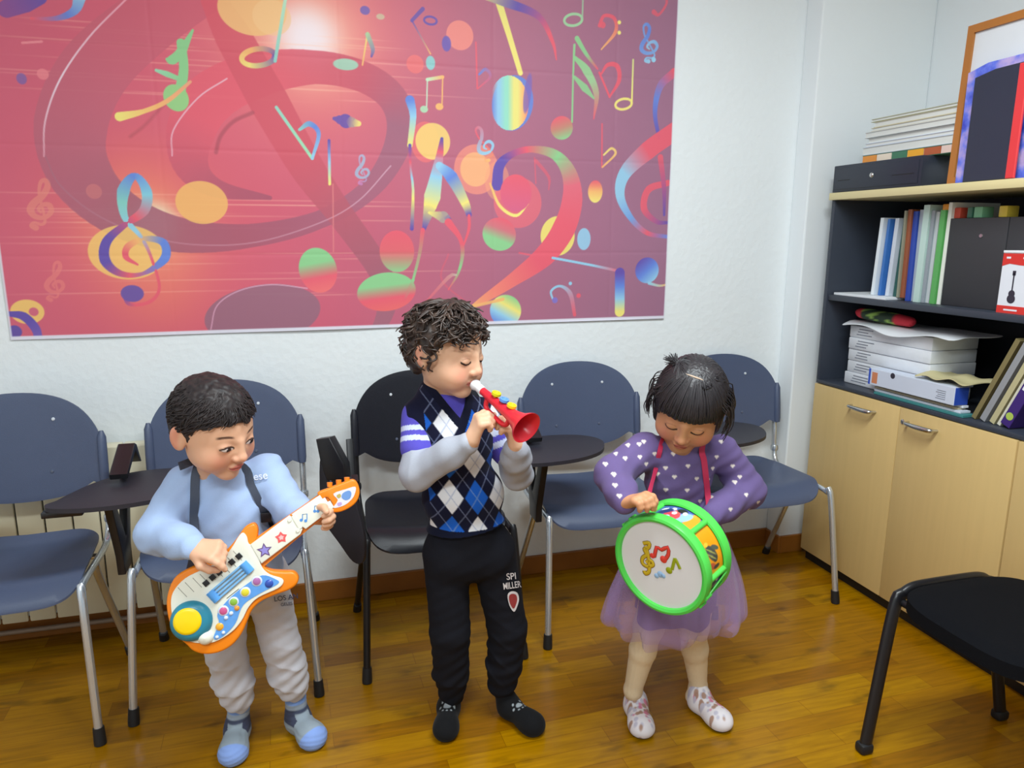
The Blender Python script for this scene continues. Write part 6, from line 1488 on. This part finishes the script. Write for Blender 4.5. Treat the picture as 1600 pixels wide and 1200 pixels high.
for k in range(6):
    a = a_rib + 60 * k; shell_seg(a + 3.5, a + 56.5, -.018, -DL + .014, DR * .905, 'picture_panel', VCP, dr, picB if k % 2 == 0 else picA, 64, 30)
    o = MB()
    c_ = DC + (de1 * math.cos(math.radians(a)) + de2 * math.sin(math.radians(a))) * DR * .92; o.tube([c_ - DN * .010, c_ - DN * (DL + .004)], [.0075, .0075], 10).build('rib', GRN, dr)
    if k in (0, 5): a += 47 if k == 0 else -47
    c2 = DC + (de1 * math.cos(math.radians(a + 30)) + de2 * math.sin(math.radians(a + 30))) * DR * 1.0
    lug = MB().tube([c2 + DN * .002, c2 - DN * .022], .0048, 10).build('lug', GRN, dr); c3 = c2 + (de1 * math.cos(math.radians(a + 60)) + de2 * math.sin(math.radians(a + 60)) - (de1 * math.cos(math.radians(a + 30)) + de2 * math.sin(math.radians(a + 30)))) * DR * .45
    MB().tube([c2 - DN * .004, c3 - DN * DL], .0022, 8).build('tension_rod', GRN, dr)
# printed notes on the drum head (positions in drum radii from the middle)
def dpx(px, py, h): return atplane(px, py, DC + DN * h, DN)
def dline(pts, r, name, m, h=.0040, k=4): return MB().tube([dpx(a, b, h) for a, b in pts], r, 6, k, flat=.25, up=tuple(DN)).build(name, m, dr)
GD, GD2, RD, RD2, OL, BLp = mat('print_gold', (206, 176, 40), .4), mat('print_brown', (130, 96, 20), .4), mat('print_red', (226, 66, 56), .4), mat('print_darkred', (150, 50, 44), .4), mat('print_olive', (150, 160, 24), .4), mat('print_paleblue', (150, 186, 222), .4)
z6 = lambda L: [(960 + x / 6, 760 + y / 6) for x, y in L]
cl = z6([(300, 545), (330, 540), (320, 590), (275, 560), (265, 535), (300, 600), (320, 640), (275, 660), (255, 700), (290, 745), (345, 740), (365, 710), (330, 690), (300, 715), (325, 760), (335, 800), (310, 825), (275, 810), (285, 780)])
cl = z6([(270, 535), (325, 530), (318, 575), (280, 590), (300, 640), (265, 670), (262, 720), (310, 752), (362, 735), (340, 695), (298, 712)]); cl2 = z6([(290, 560), (315, 640), (325, 740), (322, 800), (290, 818), (278, 790)])
for rr, m_, h_ in ((.0056, GD2, .0040), (.0040, GD, .0050)):
    dline(cl, rr, 'clef_print', m_, h_); dline(cl2, rr, 'clef_print', m_, h_)
for rr, m_, h_ in ((.0052, RD2, .0040), (.0038, RD, .0050)):
    dline(z6([(350, 645), (375, 655), (395, 570), (440, 595), (500, 570), (505, 640), (470, 690)]), rr, 'note_print', m_, h_, 2)
for (a, b, ra, m_) in ((355, 650, .0070, RD), (460, 685, .0095, RD), (512, 788, .0088, OL)): MB().lathe([(0, .0012), (ra * .8, .0012), (ra, 0)], dpx(960 + a / 6, 760 + b / 6, .0040), DN, 18).build('note_print', m_, dr)
dline(z6([(540, 780), (560, 700), (570, 680), (600, 740), (615, 775)]), .0042, 'note_print', OL, .0044, 2)
for (a, b, ra) in ((395, 838, .0066), (430, 825, .0085), (458, 840, .0062)): MB().lathe([(0, .001), (ra * .8, .001), (ra, 0)], dpx(960 + a / 6, 760 + b / 6, .0040), DN, 16).build('cloud_print', BLp, dr)
# red strap over the shoulders
RS = mat('red_webbing', (196, 44, 84), .6, bump=.2, bscale=500, var=.04)
l_ = [hit(TG, 1037, 684, .004), hit(TG, 1031, 705, .006), hit(TG, 1024, 735, .008)] + [at(1016, 765, -1.19), dpx(1009, 792, -.02)]
ribbon(MB(), [hG.pt((-.02, .045, -.095))] + l_, .013).build('strap', RS, dr)
r_ = [hit(TG, 1097, 700, .004), hit(TG, 1100, 720, .006), hit(TG, 1103, 745, .008), hit(TG, 1106, 775, .010), at(1107, 796, -1.155)]
ribbon(MB(), [hG.pt((.055, .045, -.085))] + r_, .017).build('strap', RS, dr)
